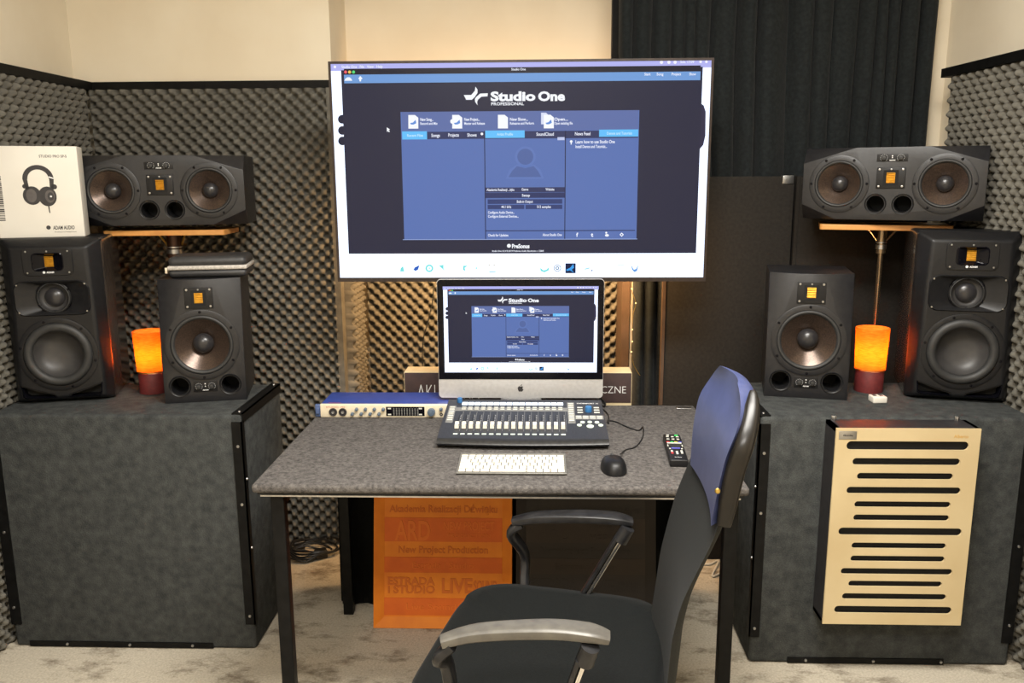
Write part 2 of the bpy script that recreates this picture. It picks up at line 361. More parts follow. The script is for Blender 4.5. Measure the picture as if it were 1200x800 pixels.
foam('acoustic_foam_panel', 'grey egg-crate foam sheet covering the left side wall', (LX+.004, 3.232, .005), (0, -1, 0), ln, (1, 0, -.016), 2.1, FT)
rn = Vector((-.05, 0, 1.87)).normalized()
foam('acoustic_foam_panel', 'grey egg-crate foam sheet covering the right side wall beside the curtain', (wx(3.06)-.004, 3.06, .005), (.05, -1, 0), rn, (-1, -.05, -.027), 1.95, FT)
foam('acoustic_foam_panel', 'narrow foam sheet on the niche side, its wavy edge seen under the television', (NX0, NY-.06, .005), (0, -1, 0), (0, 0, 1), (1, 0, 0), NY-.06-BY, FT)
foam('acoustic_foam_panel', 'orange-lit egg-crate foam sheet in the niche behind the computer', (NX0+.058, NY-.003, .005), (1, 0, 0), (0, 0, 1), (0, -1, 0), NX1-NX0-.062, FT)
zt = FT+.005
struct('trim_2', MB().box(LX+.07, NX0, BY-.03, BY, zt, zt+.03), 'black_trim', smooth_=False)
struct('trim_3', MB().box(LX, LX+.085, 1.1, BY, zt, zt+.03), 'black_trim', smooth_=False)
q_ = [(wx(1.1)-.11, 1.1), (wx(1.1), 1.1), (wx(3.1), 3.1), (wx(3.1)-.11, 3.1)]
struct('trim_4', MB().add([(a, b_, z) for z in (zt, zt+.03) for a, b_ in q_], [(3, 2, 1, 0), (4, 5, 6, 7)]+[(i, (i+1) % 4, 4+(i+1) % 4, 4+i) for i in range(4)]), 'black_trim', smooth_=False)
struct('trim_5', MB().box(NX0-.012, NX0+.012, BY-.055, BY-.002, .0, zt), 'foam', smooth_=False)
struct('trim_6', MB().box(NX1-.035, NX1-.005, BY-.02, NY-.06, 0, 1.86), 'panel_edge', smooth_=False)

# curtain
def curtain():
    c = thing('curtain', 'black-green pleated curtain hanging from ceiling height on the right of the back wall', 'curtain', (.84, 3.24, 0))
    mb = MB(); n = 420; x0, x1 = .298, 1.425; cols = []
    ph = 0; random.seed(3); xs = []; amp = 0
    for i in range(n+1):
        t = i/n; x = x0+(x1-x0)*t
        d = 19*(1+.35*math.sin(t*9)+.3*math.sin(t*31+1))
        ph += d*2*PI/n*.82
        a = .027*(1+.35*math.sin(t*13+2))
        q = 1-2*abs(math.sin(ph/2))**.8
        cols.append((x-.006*math.sin(ph), 3.24+a*q, ph))
    zs = [.02, .4, .8, 1.2, 1.35, 1.5, 1.65, 1.8, 1.95, 2.2, 2.45, 2.7]; vs = []; fs = []
    for th in (0, .004):
        for j, z in enumerate(zs):
            for (x, y, p) in cols:
                tt = (x-x0)/(x1-x0); kz = max(0, min(1, (1.95-z)/.6)); vs.append((x+.065*kz*(1-max(0, min(1, tt)))**2+.006*math.sin(z*2+p*.2), y+.006*math.sin(z*3+p*.37)+th, z))
    W = n+1; H = len(zs); off = W*H
    for j in range(H-1):
        for i in range(n):
            fs.append((j*W+i, j*W+i+1, (j+1)*W+i+1, (j+1)*W+i)); fs.append((off+j*W+i, off+(j+1)*W+i, off+(j+1)*W+i+1, off+j*W+i+1))
    mb.add(vs, fs).build('curtain_cloth', 'curtain', c, angle=70, weld='keep')
    MB().cyl((.26, 3.24, 2.735), (1.44, 3.24, 2.735), .010).build('curtain_rail', 'steel', c)
curtain()
# dark panels standing before the curtain
def dpanel(x0, x1, y, bx, label, z1=1.5):
    p = thing('acoustic_screen', label, 'acoustic panel', ((x0+x1)/2, y, 0), group='dark upright acoustic screens')
    MB().rbox(x0, x1, y, y+.025, .0, z1, .004).build('panel_board', 'dpanel', p)
    MB().box(x0-.012, x0-.0005, y-.002, y+.028, 0, z1).build('panel_edge', 'panel_edge' if x0 < .6 else 'dpanel', p, smooth_=False)
    for bb in bx:
        MB().rbox(bb-.02, bb+.02, y-.004, y+.02, z1-.028, z1+.003, .002).cyl((bb-.008, y-.007, z1-.012), (bb-.008, y, z1-.012), .003).build('metal_bracket', 'steel', p)
dpanel(.475, .930, 3.135, (.905,), 'dark brown cloth screen standing left, between the television and the right stand speaker')
dpanel(.950, 1.42, 3.135, (.978,), 'dark brown cloth screen standing right, behind the small and large right speakers')

# ================================================================== CHESTS
def chest(x0, x1, y0, y1, h, label, side):
    c = thing('felt_covered_chest', label, 'chest', ((x0+x1)/2, (y0+y1)/2, 0))
    MB().rbox(x0, x1, y0, y1, .0, h, .012).build('body', 'felt_chest', c)
    xs = x1 if side > 0 else x0; s = side
    # corner strip down the inner front edge + top edge strip + bottom strip
    def screws(pts, n, parent):
        for p in pts:
            MB().lathe([(0.0001, .004), (.004, .003), (.005, 0)], Matrix.Translation(p) @ Vector(n).to_track_quat('Z', 'Y').to_matrix().to_4x4(), 12).build('screw', 'steel', parent)
    xa, xb = sorted((xs-s*.028, xs+s*.004))
    st = MB().box(xa, xb, y0-.004, y0+.0, .09, h-.02).box(min(xs, xs+s*.004), max(xs, xs+s*.004), y0-.004, y0+.02, .09, h-.02).build('corner_strip', 'black_trim', c, smooth_=False)
    screws([(xs-s*.012, y0-.004, z) for z in (.12, .5, .69)], (0, -1, 0), st)
    screws([(xs+s*.004, y0+.01, z) for z in (.35, .58)], (s, 0, 0), st)
    xa, xb = sorted((xs-s*.03, xs+s*.004))
    st = MB().box(xa, xb, y0+.01, y1-.01, h, h+.004).box(min(xs, xs+s*.004), max(xs, xs+s*.004), y0+.01, y1-.01, h-.025, h+.004).build('edge_strip', 'black_trim', c, smooth_=False)
    screws([(xs-s*.013, y, h+.004) for y in (y0+.03, y1-.03)], (0, 0, 1), st)
    st = MB().box(x0+.05 if s > 0 else x0+.12, x1-.14 if s > 0 else x1-.2, y0-.004, y0, .004, .022).build('base_strip', 'black_trim', c, smooth_=False)
    screws([(x0+(x1-x0)*t, y0-.004, .013) for t in (.22, .48, .74)], (0, -1, 0), st)
    xo = x0 if s > 0 else x1
    xa, xb = sorted((xo+s*.03, xo-s*.003))
    st = MB().box(xa, xb, y0-.004, y0, .08, h-.05).build('corner_strip', 'black_trim', c, smooth_=False)
    screws([(xo+s*.012, y0-.004, z) for z in (.14, .4)], (0, -1, 0), st)
    return c
CL, CRT = .788, .800
chest(-1.715, -.918, 2.447, 2.85, CL, 'large dark grey felt-covered chest on the left, under three speakers and plain in front', 1)
chest(.658, 1.459, 2.41, 2.85, CRT, 'large dark grey felt-covered chest on the right, with the slotted plywood panel on its front', -1)
b = MB()
# slotted plywood diffuser on the right chest
def diffuser():
    x0, x1, z0, z1, y0 = .846, 1.252, .188, .795, 2.318
    d = thing('slotted_plywood_panel', 'pale plywood acoustic panel with thirteen dark rounded slots, hung on the right chest', 'acoustic panel', ((x0+x1)/2, 2.37, z0))
    W, H = x1-x0, z1-z0
    # slots: crop coordinates -> u,v
    S = [(343, 669, 161.5, 20), (359, 646, 202.5, 16), (371, 627, 240, 15), (343, 647, 277, 16), (364, 620, 313.5, 14), (361, 616, 348.5, 14), (321, 649, 385.5, 18),
         (356, 607, 423, 14), (353, 603, 458, 14), (327, 623, 492.5, 15), (347, 595, 526, 14), (330, 606, 561, 15), (309, 620, 597.5, 18)]
    slots = []
    for (a, b_, y, t) in S:
        v = (y-118)/(638-118); xl = 316+(277-316)*v; xr = 703+(643-703)*v
        # perspective-corrected vertical position is near linear here
        slots.append((x0+W*(a-xl)/(xr-xl), x0+W*(b_-xl)/(xr-xl), z1-H*v, t/520*H*1.12))
    # front sheet built as outline with holes : rows of quads between slots
    mb = MB(); T_ = .006
    cu = bpy.data.curves.new('s', 'CURVE'); cu.dimensions = '2D'; cu.fill_mode = 'BOTH'; cu.extrude = T_/2
    def loop(pts):
        sp = cu.splines.new('POLY'); sp.points.add(len(pts)-1)
        for p, q in zip(sp.points, pts): p.co = (q[0], q[1], 0, 1)
        sp.use_cyclic_u = True
    loop([(x0, z0), (x1, z0), (x1, z1), (x0, z1)])
    for (a, b_, z, t) in slots:
        r = t/2; pts = [(b_-r+r*math.sin(k*PI/8), z-r*math.cos(k*PI/8)) for k in range(9)]+[(a+r-r*math.sin(k*PI/8), z+r*math.cos(k*PI/8)) for k in range(9)]
        loop(pts)
    ob = bpy.data.objects.new('s', cu); me = bpy.data.meshes.new_from_object(ob)
    mb.add([(v.co.x, y0+T_/2-v.co.z, v.co.y) for v in me.vertices], [tuple(p.vertices) for p in me.polygons])
    bpy.data.objects.remove(ob); bpy.data.meshes.remove(me); bpy.data.curves.remove(cu)
    mb.build('front_sheet', 'birch', d, smooth_=False)
    e = MB().box(x0, x0+.012, y0+T_, 2.408, z0, z1).box(x1-.012, x1, y0+T_, 2.408, z0, z1).box(x0, x1, y0+T_, 2.408, z0, z0+.012).box(x0, x1, y0+T_, 2.408, z1-.012, z1)
    e.box(x0+.012, x1-.012, 2.398, 2.408, z0+.012, z1-.012)
    e.build('frame', 'ink', d, smooth_=False)
    MB().box(x0+.012, x1-.012, y0+T_+.006, y0+T_+.02, z0+.012, z1-.012).build('backing_cloth', 'dark', d, smooth_=False)
    pl = MB().rbox(x0+.008, x0+.058, y0-.0015, y0-.0002, z1-.032, z1-.008, .0006).build('name_plate', 'steel', d)
    MB().text('Akustika', .008, T(x0+.033, y0-.0018, z1-.02), bold=.0002).build('inscription', 'ink', pl, smooth_=False)
    MB().text('Alberto', .014, T(x1-.055, y0-.0006, z1-.022), width=.04).build('inscription', 'wood_inlay', d, smooth_=False)
    for x in (.868, 1.225):
        MB().tube([(x, 2.405, z1-.03), (x, 2.402, z1), (x, 2.405, z1+.010)], .0025).rbox(x-.007, x+.007, 2.404, 2.409, z1-.004, z1+.012, .001).build('hanging_hook', 'steel', d)
diffuser()

# ================================================================== SPEAKERS
def cut(cab, cutter, angle=30):
    """carve holes (an MB in the cabinet's local frame) out of the cabinet"""
    cm = bpy.data.meshes.new('cutter'); cm.from_pydata(cutter.v, [], cutter.f); cm.update()
    bm = bmesh.new(); bm.from_mesh(cm); bmesh.ops.recalc_face_normals(bm, faces=bm.faces[:]); bm.to_mesh(cm); bm.free()
    co = bpy.data.objects.new('cutter', cm); tmp = bpy.data.objects.new('tmp', cab.data); COL.objects.link(co); COL.objects.link(tmp)
    for md in cab.modifiers:
        b_ = tmp.modifiers.new('bevel', 'BEVEL'); b_.width = md.width; b_.segments = md.segments; b_.limit_method = 'ANGLE'; b_.angle_limit = md.angle_limit
    q = tmp.modifiers.new('bool', 'BOOLEAN'); q.operation = 'DIFFERENCE'; q.object = co; q.solver = 'EXACT'
    dg = bpy.context.evaluated_depsgraph_get(); me = bpy.data.meshes.new_from_object(tmp.evaluated_get(dg), depsgraph=dg)
    cab.modifiers.clear(); cab.data = me
    me.polygons.foreach_set('use_smooth', [True]*len(me.polygons)); me.set_sharp_from_angle(angle=math.radians(angle))
    bpy.data.objects.remove(tmp); bpy.data.objects.remove(co)
def hole(mb, x, z, r, d=.1, n=48): return mb.cyl((x, -.01, z), (x, d, z), r, n=n)
def place(o, x, y, z, rz=0): return T(x, y, z, 0, 0, rz)
def screw_ring(mb, R, n, y, a0=0, r=.0035):
    for k in range(n):
        a = a0+2*PI*k/n; mb.lathe([(.0001, .003), (r*.8, .0025), (r, 0)], Matrix.Translation((R*math.cos(a), 0, R*math.sin(a))) @ F(0, y, 0), 8)
def driver(par, x, z, Ro, Rc, y0, style='brown', a0=PI/2, dome=.38):
    """front at y = y0 facing -y (local to the speaker)"""
    TT = T(x, 0, z)
    o = MB(); o.lathe([(Ro, 0), (Ro, .003), (Ro*.97, .0042), (Rc*1.13, .0042), (Rc*1.11, .002)], TT @ F(0, y0, 0), 64)
    for k in range(6):
        a = a0+2*PI*k/6
        w = MB(); w.lathe([(.0001, .006), (.004, .0055), (.005, .003)], T(x+(Ro*.93)*math.cos(a), 0, z+(Ro*.93)*math.sin(a)) @ F(0, y0, 0), 10)
        w.build('driver_screw', 'gloss_black', par, local=True)
    o.build('mounting_ring', 'cab' if style == 'brown' else 'black', par, local=True, angle=30)
    s = MB(); s.lathe([(Rc*1.12, .0015), (Rc*1.09, .006), (Rc*1.04, .0065), (Rc*.99, .003), (Rc*.96, -.002)], TT @ F(0, y0, 0), 64)
    if style == 'dish':
        s = MB(); s.lathe([(Rc*1.12, .0005)]+[(Rc*(.965-.155*math.cos(PI*t/10)*-1), .001+.013*math.sin(PI*t/10)) for t in range(10, -1, -1)]+[(Rc*.80, -.004)], TT @ F(0, y0, 0), 64)
    sr = s.build('rubber_surround', 'rubber', par, local=True, angle=60)
    c = MB()
    if style == 'brown':
        d = Rc*.42
        c.lathe([(Rc*.965, -.001), (Rc*.8, -d*.28), (Rc*.6, -d*.62), (Rc*.36, -d)], TT @ F(0, y0, 0), 64)
        c.build('cone', 'cone', par, local=True, angle=60)
        q = MB(); rd = Rc*dome; q.lathe([(rd, -d*.86)]+[(rd*math.cos(t*PI/16), -d*.86+rd*.85*math.sin(t*PI/16)) for t in range(1, 8)]+[(.0001, -d*.86+rd*.85)], TT @ F(0, y0, 0), 40)
        q.build('dust_cap', 'dome', par, local=True, angle=60)
    elif style == 'mid':
        d = Rc*.25
        c.lathe([(Rc*.965, -.001), (Rc*.85, -d), (Rc*.66, -d*1.2)], TT @ F(0, y0, 0), 48)
        c.build('cone', 'cone_grey', par, local=True, angle=60)
        q = MB(); rd = Rc*.7; q.lathe([(rd*math.cos(t*PI/16), -d*1.2+rd*.65*math.sin(t*PI/16)) for t in range(0, 8)]+[(.0001, -d*1.2+rd*.65)], TT @ F(0, y0, 0), 40)
        q.build('dust_cap', 'dome', par, local=True, angle=60)
    else:
        d = Rc*.34
        c.lathe([(Rc*.81, -.003), (Rc*.76, -d*.35), (Rc*.66, -d*.72), (Rc*.5, -d), (Rc*.25, -d*1.12), (.0001, -d*1.15)], TT @ F(0, y0, 0), 64)
        c.build('cone', 'cone_grey', par, local=True, angle=60)
def port(par, x, z, r, y0):
    o = MB(); prof = [(r*1.18, .0)]+[(r*1.18-r*.18*math.sin(t*PI/12), .0025*math.sin(t*PI/6)+0) for t in range(1, 7)]+[(r*.95, -.01), (r*.88, -.05)]
    o.lathe([(r*1.2, 0), (r*1.16, .003), (r*1.06, .002), (r*.96, -.006), (r*.9, -.03), (r*.88, -.09)], T(x, 0, z) @ F(0, y0, 0), 48)
    p = o.build('bass_port', 'black', par, local=True, angle=60)
    MB().lathe([(r*.88, -.089), (.0001, -.0895)], T(x, 0, z) @ F(0, y0, 0), 32).build('port_cavity', 'dark', p, local=True)
def tweeter(par, x, z, w, h, y0, gw=.026, gh=.033, guide=False):
    if not guide:
        o = MB(); o.rbox(x-w/2, x+w/2, y0-.003, y0+.001, z-h/2, z+h/2, .0012)
        pl = o.build('tweeter_plate', 'black', par, local=True)
        sc = MB()
        for sx in (-1, 1):
            for sz in (-1, 1): sc.lathe([(.0001, .0022), (.0032, .0018), (.004, 0)], T(x+sx*(w/2-.008), 0, z+sz*(h/2-.007)) @ F(0, y0-.003, 0), 10)
        sc.lathe([(.0001, .0022), (.0022, .0018), (.003, 0)], T(x, 0, z+h/2-.007) @ F(0, y0-.003, 0), 10)
        sc.build('plate_screw', 'steel', pl, local=True)
        MB().prism(rrect(x, z, gw*1.75, gh*1.5, .003), .0006, y0=y0-.0037).build('waveguide', 'dark', pl, local=True, smooth_=False)
        yy = y0-.0038
    else:
        o = MB(); A_ = rrect(x, z, w, h, .016); B_ = rrect(x, z, w*.64, h*.68, .014); n = len(A_)
        o.add([(p[0], y0, p[1]) for p in A_]+[(p[0], y0-.0035, p[1]) for p in A_]+[(p[0], y0-.0035, p[1]) for p in B_], [(k*n+i, k*n+(i+1) % n, (k+1)*n+(i+1) % n, (k+1)*n+i) for k in (0, 1) for i in range(n)])
        pl = o.build('tweeter_plate', 'black', par, local=True, bevel=.001)
        # horn-like recess : nested frames sloping to the ribbon
        hmb = MB(); A = rrect(x, z, w*.6, h*.62, .012); B = rrect(x+.002, z, gw*1.15, gh*1.1, .002); n = len(A)
        ya, yb = y0-.0045, y0+.012
        C_ = rrect(x, z, w*.64, h*.68, .014)
        hmb.add([(p[0], y0-.0035, p[1]) for p in C_]+[(p[0], ya, p[1]) for p in A]+[(p[0], yb, p[1]) for p in B], [(i, (i+1) % n, n+(i+1) % n, n+i) for i in range(n)]+[(n+i, n+(i+1) % n, 2*n+(i+1) % n, 2*n+i) for i in range(n)]+[tuple(2*n+i for i in range(n))])
        hmb.build('waveguide', 'gloss_black', pl, local=True, angle=50)
        sc = MB()
        for (sx, sz) in ((-1, 1), (1, 1), (-1, -1), (1, -1), (0, 1)): sc.lathe([(.0001, .0022), (.0025, .0018), (.003, 0)], T(x+sx*(w/2-.012), 0, z+sz*(h/2-.009)) @ F(0, y0-.0035, 0), 10)
        sc.build('plate_screw', 'steel', pl, local=True)
        l = MB().text('ADAM', .0075, T(x+.005, y0-.0038, z-h/2+.010), bold=.0003); l.prism(circ(x-.013, z-h/2+.010, .004, 14), .0004, y0=y0-.0040)
        l.build('logo', 'print', pl, local=True, smooth_=False)
        yy = y0-.005
    if guide: yy = y0+.0118
    g = MB(); nn = 6
    for k in range(nn):   # pleated foil
        za = z-gh/2+gh*k/nn; zb = za+gh/nn
        g.add([(x-gw/2, yy, za), (x+gw/2, yy, za), (x+gw/2, yy-.0018, (za+zb)/2), (x-gw/2, yy-.0018, (za+zb)/2), (x+gw/2, yy, zb), (x-gw/2, yy, zb)], [(0, 1, 2, 3), (3, 2, 4, 5)])
    g.build('ribbon', 'gold', pl, local=True, smooth_=False)
def controls(par, x, z, y0, w=.09, h=.024):
    pl = MB().rbox(x-w/2, x+w/2, y0-.0012, y0+.0005, z-h/2, z+h/2, .0004).build('control_plate', 'black', par, local=True)
    for s in (-1, 1):
        MB().lathe([(.0085, 0), (.0085, .003), (.007, .009), (.0001, .010)], T(x+s*w*.27, 0, z) @ F(0, y0-.001, 0), 24).build('knob', 'rubber', pl, local=True)
        d = MB()
        for k in range(11):
            a = math.radians(-45+27*k); d.lathe([(.0009, 0), (.0001, .0004)], T(x+s*w*.27+.0105*math.cos(a), 0, z+.0105*math.sin(a)) @ F(0, y0-.0015, 0), 6)
        d.build('scale_marks', 'print', pl, local=True, smooth_=False)
    d = MB(); d.prism(circ(x, z+h*.24, .002, 12), .0004, y0=y0-.0018); d.prism([(x-.0022, z-.001), (x+.0022, z-.001), (x, z+.003)], .0004, y0=y0-.0018)
    d.text('ADAM', .005, T(x, y0-.0018, z-h*.33), bold=.0002, width=.018)
    d.build('logo', 'print', pl, local=True, smooth_=False)

def facet_cab(par, w, h, d, ct, cb, dep, bottom_h=0.0):
    """box with obliquely cut front corners. ct/cb = (dx, dz) of top / bottom cuts"""
    x, mb = w/2, MB()
    # front (y=0) octagon, corners pushed back by dep
    o = [(-x+ct[0], h), (x-ct[0], h), (x, h-ct[1])]
    if cb: o += [(x, cb[1]), (x-cb[0], 0), (-x+cb[0], 0), (-x, cb[1])]
    else: o += [(x, 0), (-x, 0)]
    o += [(-x, h-ct[1])]
    vs = [(p[0], 0, p[1]) for p in o]; n = len(o)
    cTR = len(vs); vs += [(x, dep, h), (-x, dep, h)]
    fs = [tuple(range(n)), (1, cTR, 2), (0, n-1, cTR+1)]
    if cb: vs += [(x, dep, 0), (-x, dep, 0)]; fs += [(3, cTR+2, 4), (5, cTR+3, 6)]
    bk = len(vs); vs += [(x, d, h), (-x, d, h), (-x, d, 0), (x, d, 0)]
    fs += [(0, cTR+1, bk+1, bk, cTR, 1)]
    if cb:
        fs += [(2, cTR, bk, bk+3, cTR+2, 3), (n-1, 6, cTR+3, bk+2, bk+1, cTR+1), (4, cTR+2, bk+3, bk+2, cTR+3, 5)]
    else:
        fs += [(2, cTR, bk, bk+3, 3), (n-1, 4, bk+2, bk+1, cTR+1), (3, bk+3, bk+2, 4)]
    fs += [(bk, bk+1, bk+2, bk+3)]
    return mb.add(vs, fs).build('cabinet', 'cab', par, local=True, smooth_=False, bevel=.0012, weld=True)
def two_way(x, y, z, rz, label):
    s = thing('studio_monitor_speaker', label, 'speaker', (x, y, z), rz, 'medium two-way monitor speakers')
    cb_ = facet_cab(s, .254, .400, .27, (.085, .26), None, .034)
    h_ = MB(); hole(h_, 0, .189, .086*1.115); hole(h_, -.078, .055, .029*.97); hole(h_, .078, .055, .029*.97); cut(cb_, h_)
    tweeter(s, .0, .341, .086, .068, -.0005)
    driver(s, .0, .189, .115, .086, -.0005, 'brown', a0=PI/2)
    for sx in (-1, 1): port(s, sx*.078, .055, .029, -.0005)
    controls(s, 0, .052, -.0005, .074, .036)
two_way(-1.085, 2.607, CL, math.radians(13.4), 'black two-way monitor speaker on the left chest with a zipped case on top')
two_way(.853, 2.632, CRT, math.radians(-12.5), 'black two-way monitor speaker on the right chest, nothing on top, behind the chair')
def wide(x, y, z, rz, label, dd=.27):
    s = thing('wide_monitor_speaker', label, 'speaker', (x, y, z), rz, 'wide twin-woofer monitor speakers on stands')
    cb_ = facet_cab(s, .548, .234, dd, (.165, .05), (.11, .05), .045)
    h_ = MB()
    for sx in (-1, 1): hole(h_, sx*.158, .117, .068*1.115); hole(h_, sx*.041, .052, .028*.97)
    cut(cb_, h_)
    for sx in (-1, 1): driver(s, sx*.158, .117, .094, .068, -.0005, 'brown', a0=PI/3 if sx < 0 else PI/3)
    tweeter(s, 0, .136, .086, .068, -.0005)
    for sx in (-1, 1): port(s, sx*.041, .052, .028, -.0005)
    controls(s, 0, .2, -.0005, .092, .024)
wide(-1.284, 2.84, 1.346, math.radians(11.5), 'wide black twin-woofer speaker on the left stand, partly behind the headphone box')
wide(1.140, 2.805, 1.357, math.radians(-27), 'wide black twin-woofer speaker on the right stand, in front of the curtain', .2)
def three_way(x, y, z, rz, label, inner):
    s = thing('large_monitor_speaker', label, 'speaker', (x, y, z), rz, 'large three-way monitor speakers')
    w, h, d = .300, .532, .38; mb = MB()
    # rings: front, shoulder, back
    rf = [(-w/2+.034, .030, 0), (w/2-.034, .030, 0)]
    def ring(y_, xt, xb, zb, zt_): return [(-xb, y_, zb), (xb, y_, zb), (xt, y_, zt_), (-xt, y_, zt_)]
    R = [ring(0, w/2-.038, w/2-.022, .016, h-.026), ring(.042, w/2, w/2, .0, h), ring(d*.8, w/2-.012, w/2-.012, 0, h-.002), ring(d, w/2-.05, w/2-.05, .02, h-.03)]
    vs = sum(R, []); fs = [(0, 1, 2, 3)]
    for k in range(3):
        for i in range(4): fs.append((k*4+i, (k+1)*4+i, (k+1)*4+(i+1) % 4, k*4+(i+1) % 4))
    fs.append((15, 14, 13, 12))
    mb.add(vs, fs); 
    for i, f in enumerate(mb.f):
        if i > 4 and any(abs(sum(mb.v[q][0] for q in f)/4) > .1 for _ in (0,)): mb.mi[i] = 1
    cb_ = mb.build('cabinet', ['black', 'side'], s, local=True, smooth_=True, angle=25, bevel=.009, weld=True)
    h_ = MB(); hole(h_, 0, h-.370, .092*1.115)
    cut(cb_, h_); h_ = MB(); h_.prism(rrect(0, h-.188, .218, .108, .03, 8), .06, y0=-.01); cut(cb_, h_)
    h_ = MB(); h_.prism(rrect(-.002*inner, h-.073, .145*.62, .085*.66, .012), .06, y0=-.01); cut(cb_, h_)
    for sx in (-1, 1):
        h_ = MB(); h_.prism([(sx*.119, .060), (sx*.115, .027), (sx*.106, .020), (sx*.022, .020), (sx*.024, .027), (sx*.075, .043)][::sx], .12, y0=-.01); cut(cb_, h_)
    tweeter(s, -.002*inner, h-.073, .145, .085, -.0005, .026, .034, guide=True)
    # midrange : broad shallow waveguide with the driver in its centre
    zc = h-.188; A = rrect(0, zc, .222, .112, .03, 8); n = len(A); Rm = .052
    C0 = [(p[0], -.0035, p[1]) for p in A]; A1 = [(p[0], .0, p[1]) for p in A]
    Bq = []
    for p in A:
        a = math.atan2((p[1]-zc)*1.9, p[0]); Bq.append((Rm*1.05*math.cos(a), .016, zc+Rm*1.0*math.sin(a)))
    q = MB(); q.add([(p[0]*.965, -.0045, zc+(p[1]-zc)*.95) for p in A]+A1+Bq, [(n+i, n+(i+1) % n, (i+1) % n, i) for i in range(n)]+[(i, (i+1) % n, 2*n+(i+1) % n, 2*n+i) for i in range(n)])
    q.build('midrange_plate', 'black', s, local=True, angle=40)
    driver(s, 0, zc, .052, .044, .014, 'mid')
    sc = MB()
    for sx in (-1, 1):
        for sz in (-1, 1): sc.lathe([(.0001, .002), (.0025, .0018), (.003, 0)], T(sx*.099, 0, zc+sz*.044) @ F(0, -.0045, 0), 10)
    sc.build('plate_screw', 'steel', s, local=True)
    driver(s, 0, h-.370, .119, .092, -.0005, 'dish', a0=PI/2+.3)
    for sx in (-1, 1):
        P = [(sx*.122, .064), (sx*.118, .026), (sx*.108, .018), (sx*.018, .018), (sx*.02, .028), (sx*.075, .046)]
        P2 = [(p[0]*.965+sx*.001, .004+p[1]*.93) for p in P]
        k = len(P); mbp = MB(); mbp.add([(a, -.0004, b_) for a, b_ in P]+[(a, -.003, b_) for a, b_ in P2]+[(a*.97+sx*.001, .03, .006+b_*.86) for a, b_ in P2], [(i, (i+1) % k, k+(i+1) % k, k+i) for i in range(k)]+[(k+i, k+(i+1) % k, 2*k+(i+1) % k, 2*k+i) for i in range(k)])
        pp = mbp.build('bass_port', 'gloss_black', s, local=True, angle=50)
        MB().add([(a*.97+sx*.001, .031, .006+b_*.86) for a, b_ in P2], [tuple(range(k))]).build('port_cavity', 'dark', pp, local=True, smooth_=False)
three_way(-1.546, 2.585, CL, math.radians(14), 'large black three-way speaker on the left chest under the white headphone box', 1)
three_way(1.314, 2.590, CRT, math.radians(-13.5), 'large black three-way speaker on the right chest beside the foam wall', -1)

# stands for wide speakers
def stand(x, y, rz, ztop, r, label, pole_mat, foot_y):
    s = thing('speaker_stand', label, 'stand', (x, y, 0), rz)
    MB().prism(rrect(0, 0, .41, .2, .01), .018, T(0, 0, ztop-.018) @ Matrix.Rotation(PI/2, 4, 'X') @ T(0, 0, 0), y0=-.018).build('top_plate', 'ply', s, local=True, bevel=.002)
    MB().cyl((0, 0, .3), (0, 0, ztop-.018), r*.62 if r > .02 else .009).cyl((0, 0, ztop-.12), (0, 0, ztop-.02), r).build('pole', pole_mat, s, local=True)
    MB().cyl((0, 0, .06), (0, 0, .75), r*1.05).build('lower_tube', 'black', s, local=True)
    MB().cyl((0, 0, ztop-.105), (0, 0, ztop-.09), r*1.08).cyl((0, 0, ztop-.085), (0, 0, ztop-.08), r*1.08).build('collar', 'steel', s, local=True)
    for sx in (-1, 1):
        MB().tube([(sx*r, -.0, ztop-.075), (sx*.05, -.02, ztop-.032), (sx*.075, -.03, ztop-.026)], .0035, sub=3).cyl((sx*.07, -.03, ztop-.030), (sx*.09, -.035, ztop-.030), .007).build('plate_brace', 'brass' if r > .02 else 'pole', s, local=True)
    for k in range(3):
        a = PI/2+2*PI*k/3; L = .13
        lg = MB().tube([(0, 0, .2), (L*.55*math.cos(a), L*.55*math.sin(a), .1), (L*math.cos(a), L*math.sin(a), .015)], .009, sub=4).build('leg', 'black', s, local=True)
        MB().cyl((L*math.cos(a), L*math.sin(a), 0), (L*math.cos(a), L*math.sin(a), .02), .013).build('rubber_foot', 'rubber', lg, local=True)
stand(-1.302, 2.955, math.radians(5), 1.346, .026, 'speaker stand with thick bronze pole and orange wooden plate behind the left chest', 'brown_metal', 0)
stand(1.178, 2.935, math.radians(-17), 1.357, .016, 'slim metal-poled speaker stand with orange wooden plate behind the right chest', 'pole', 0)

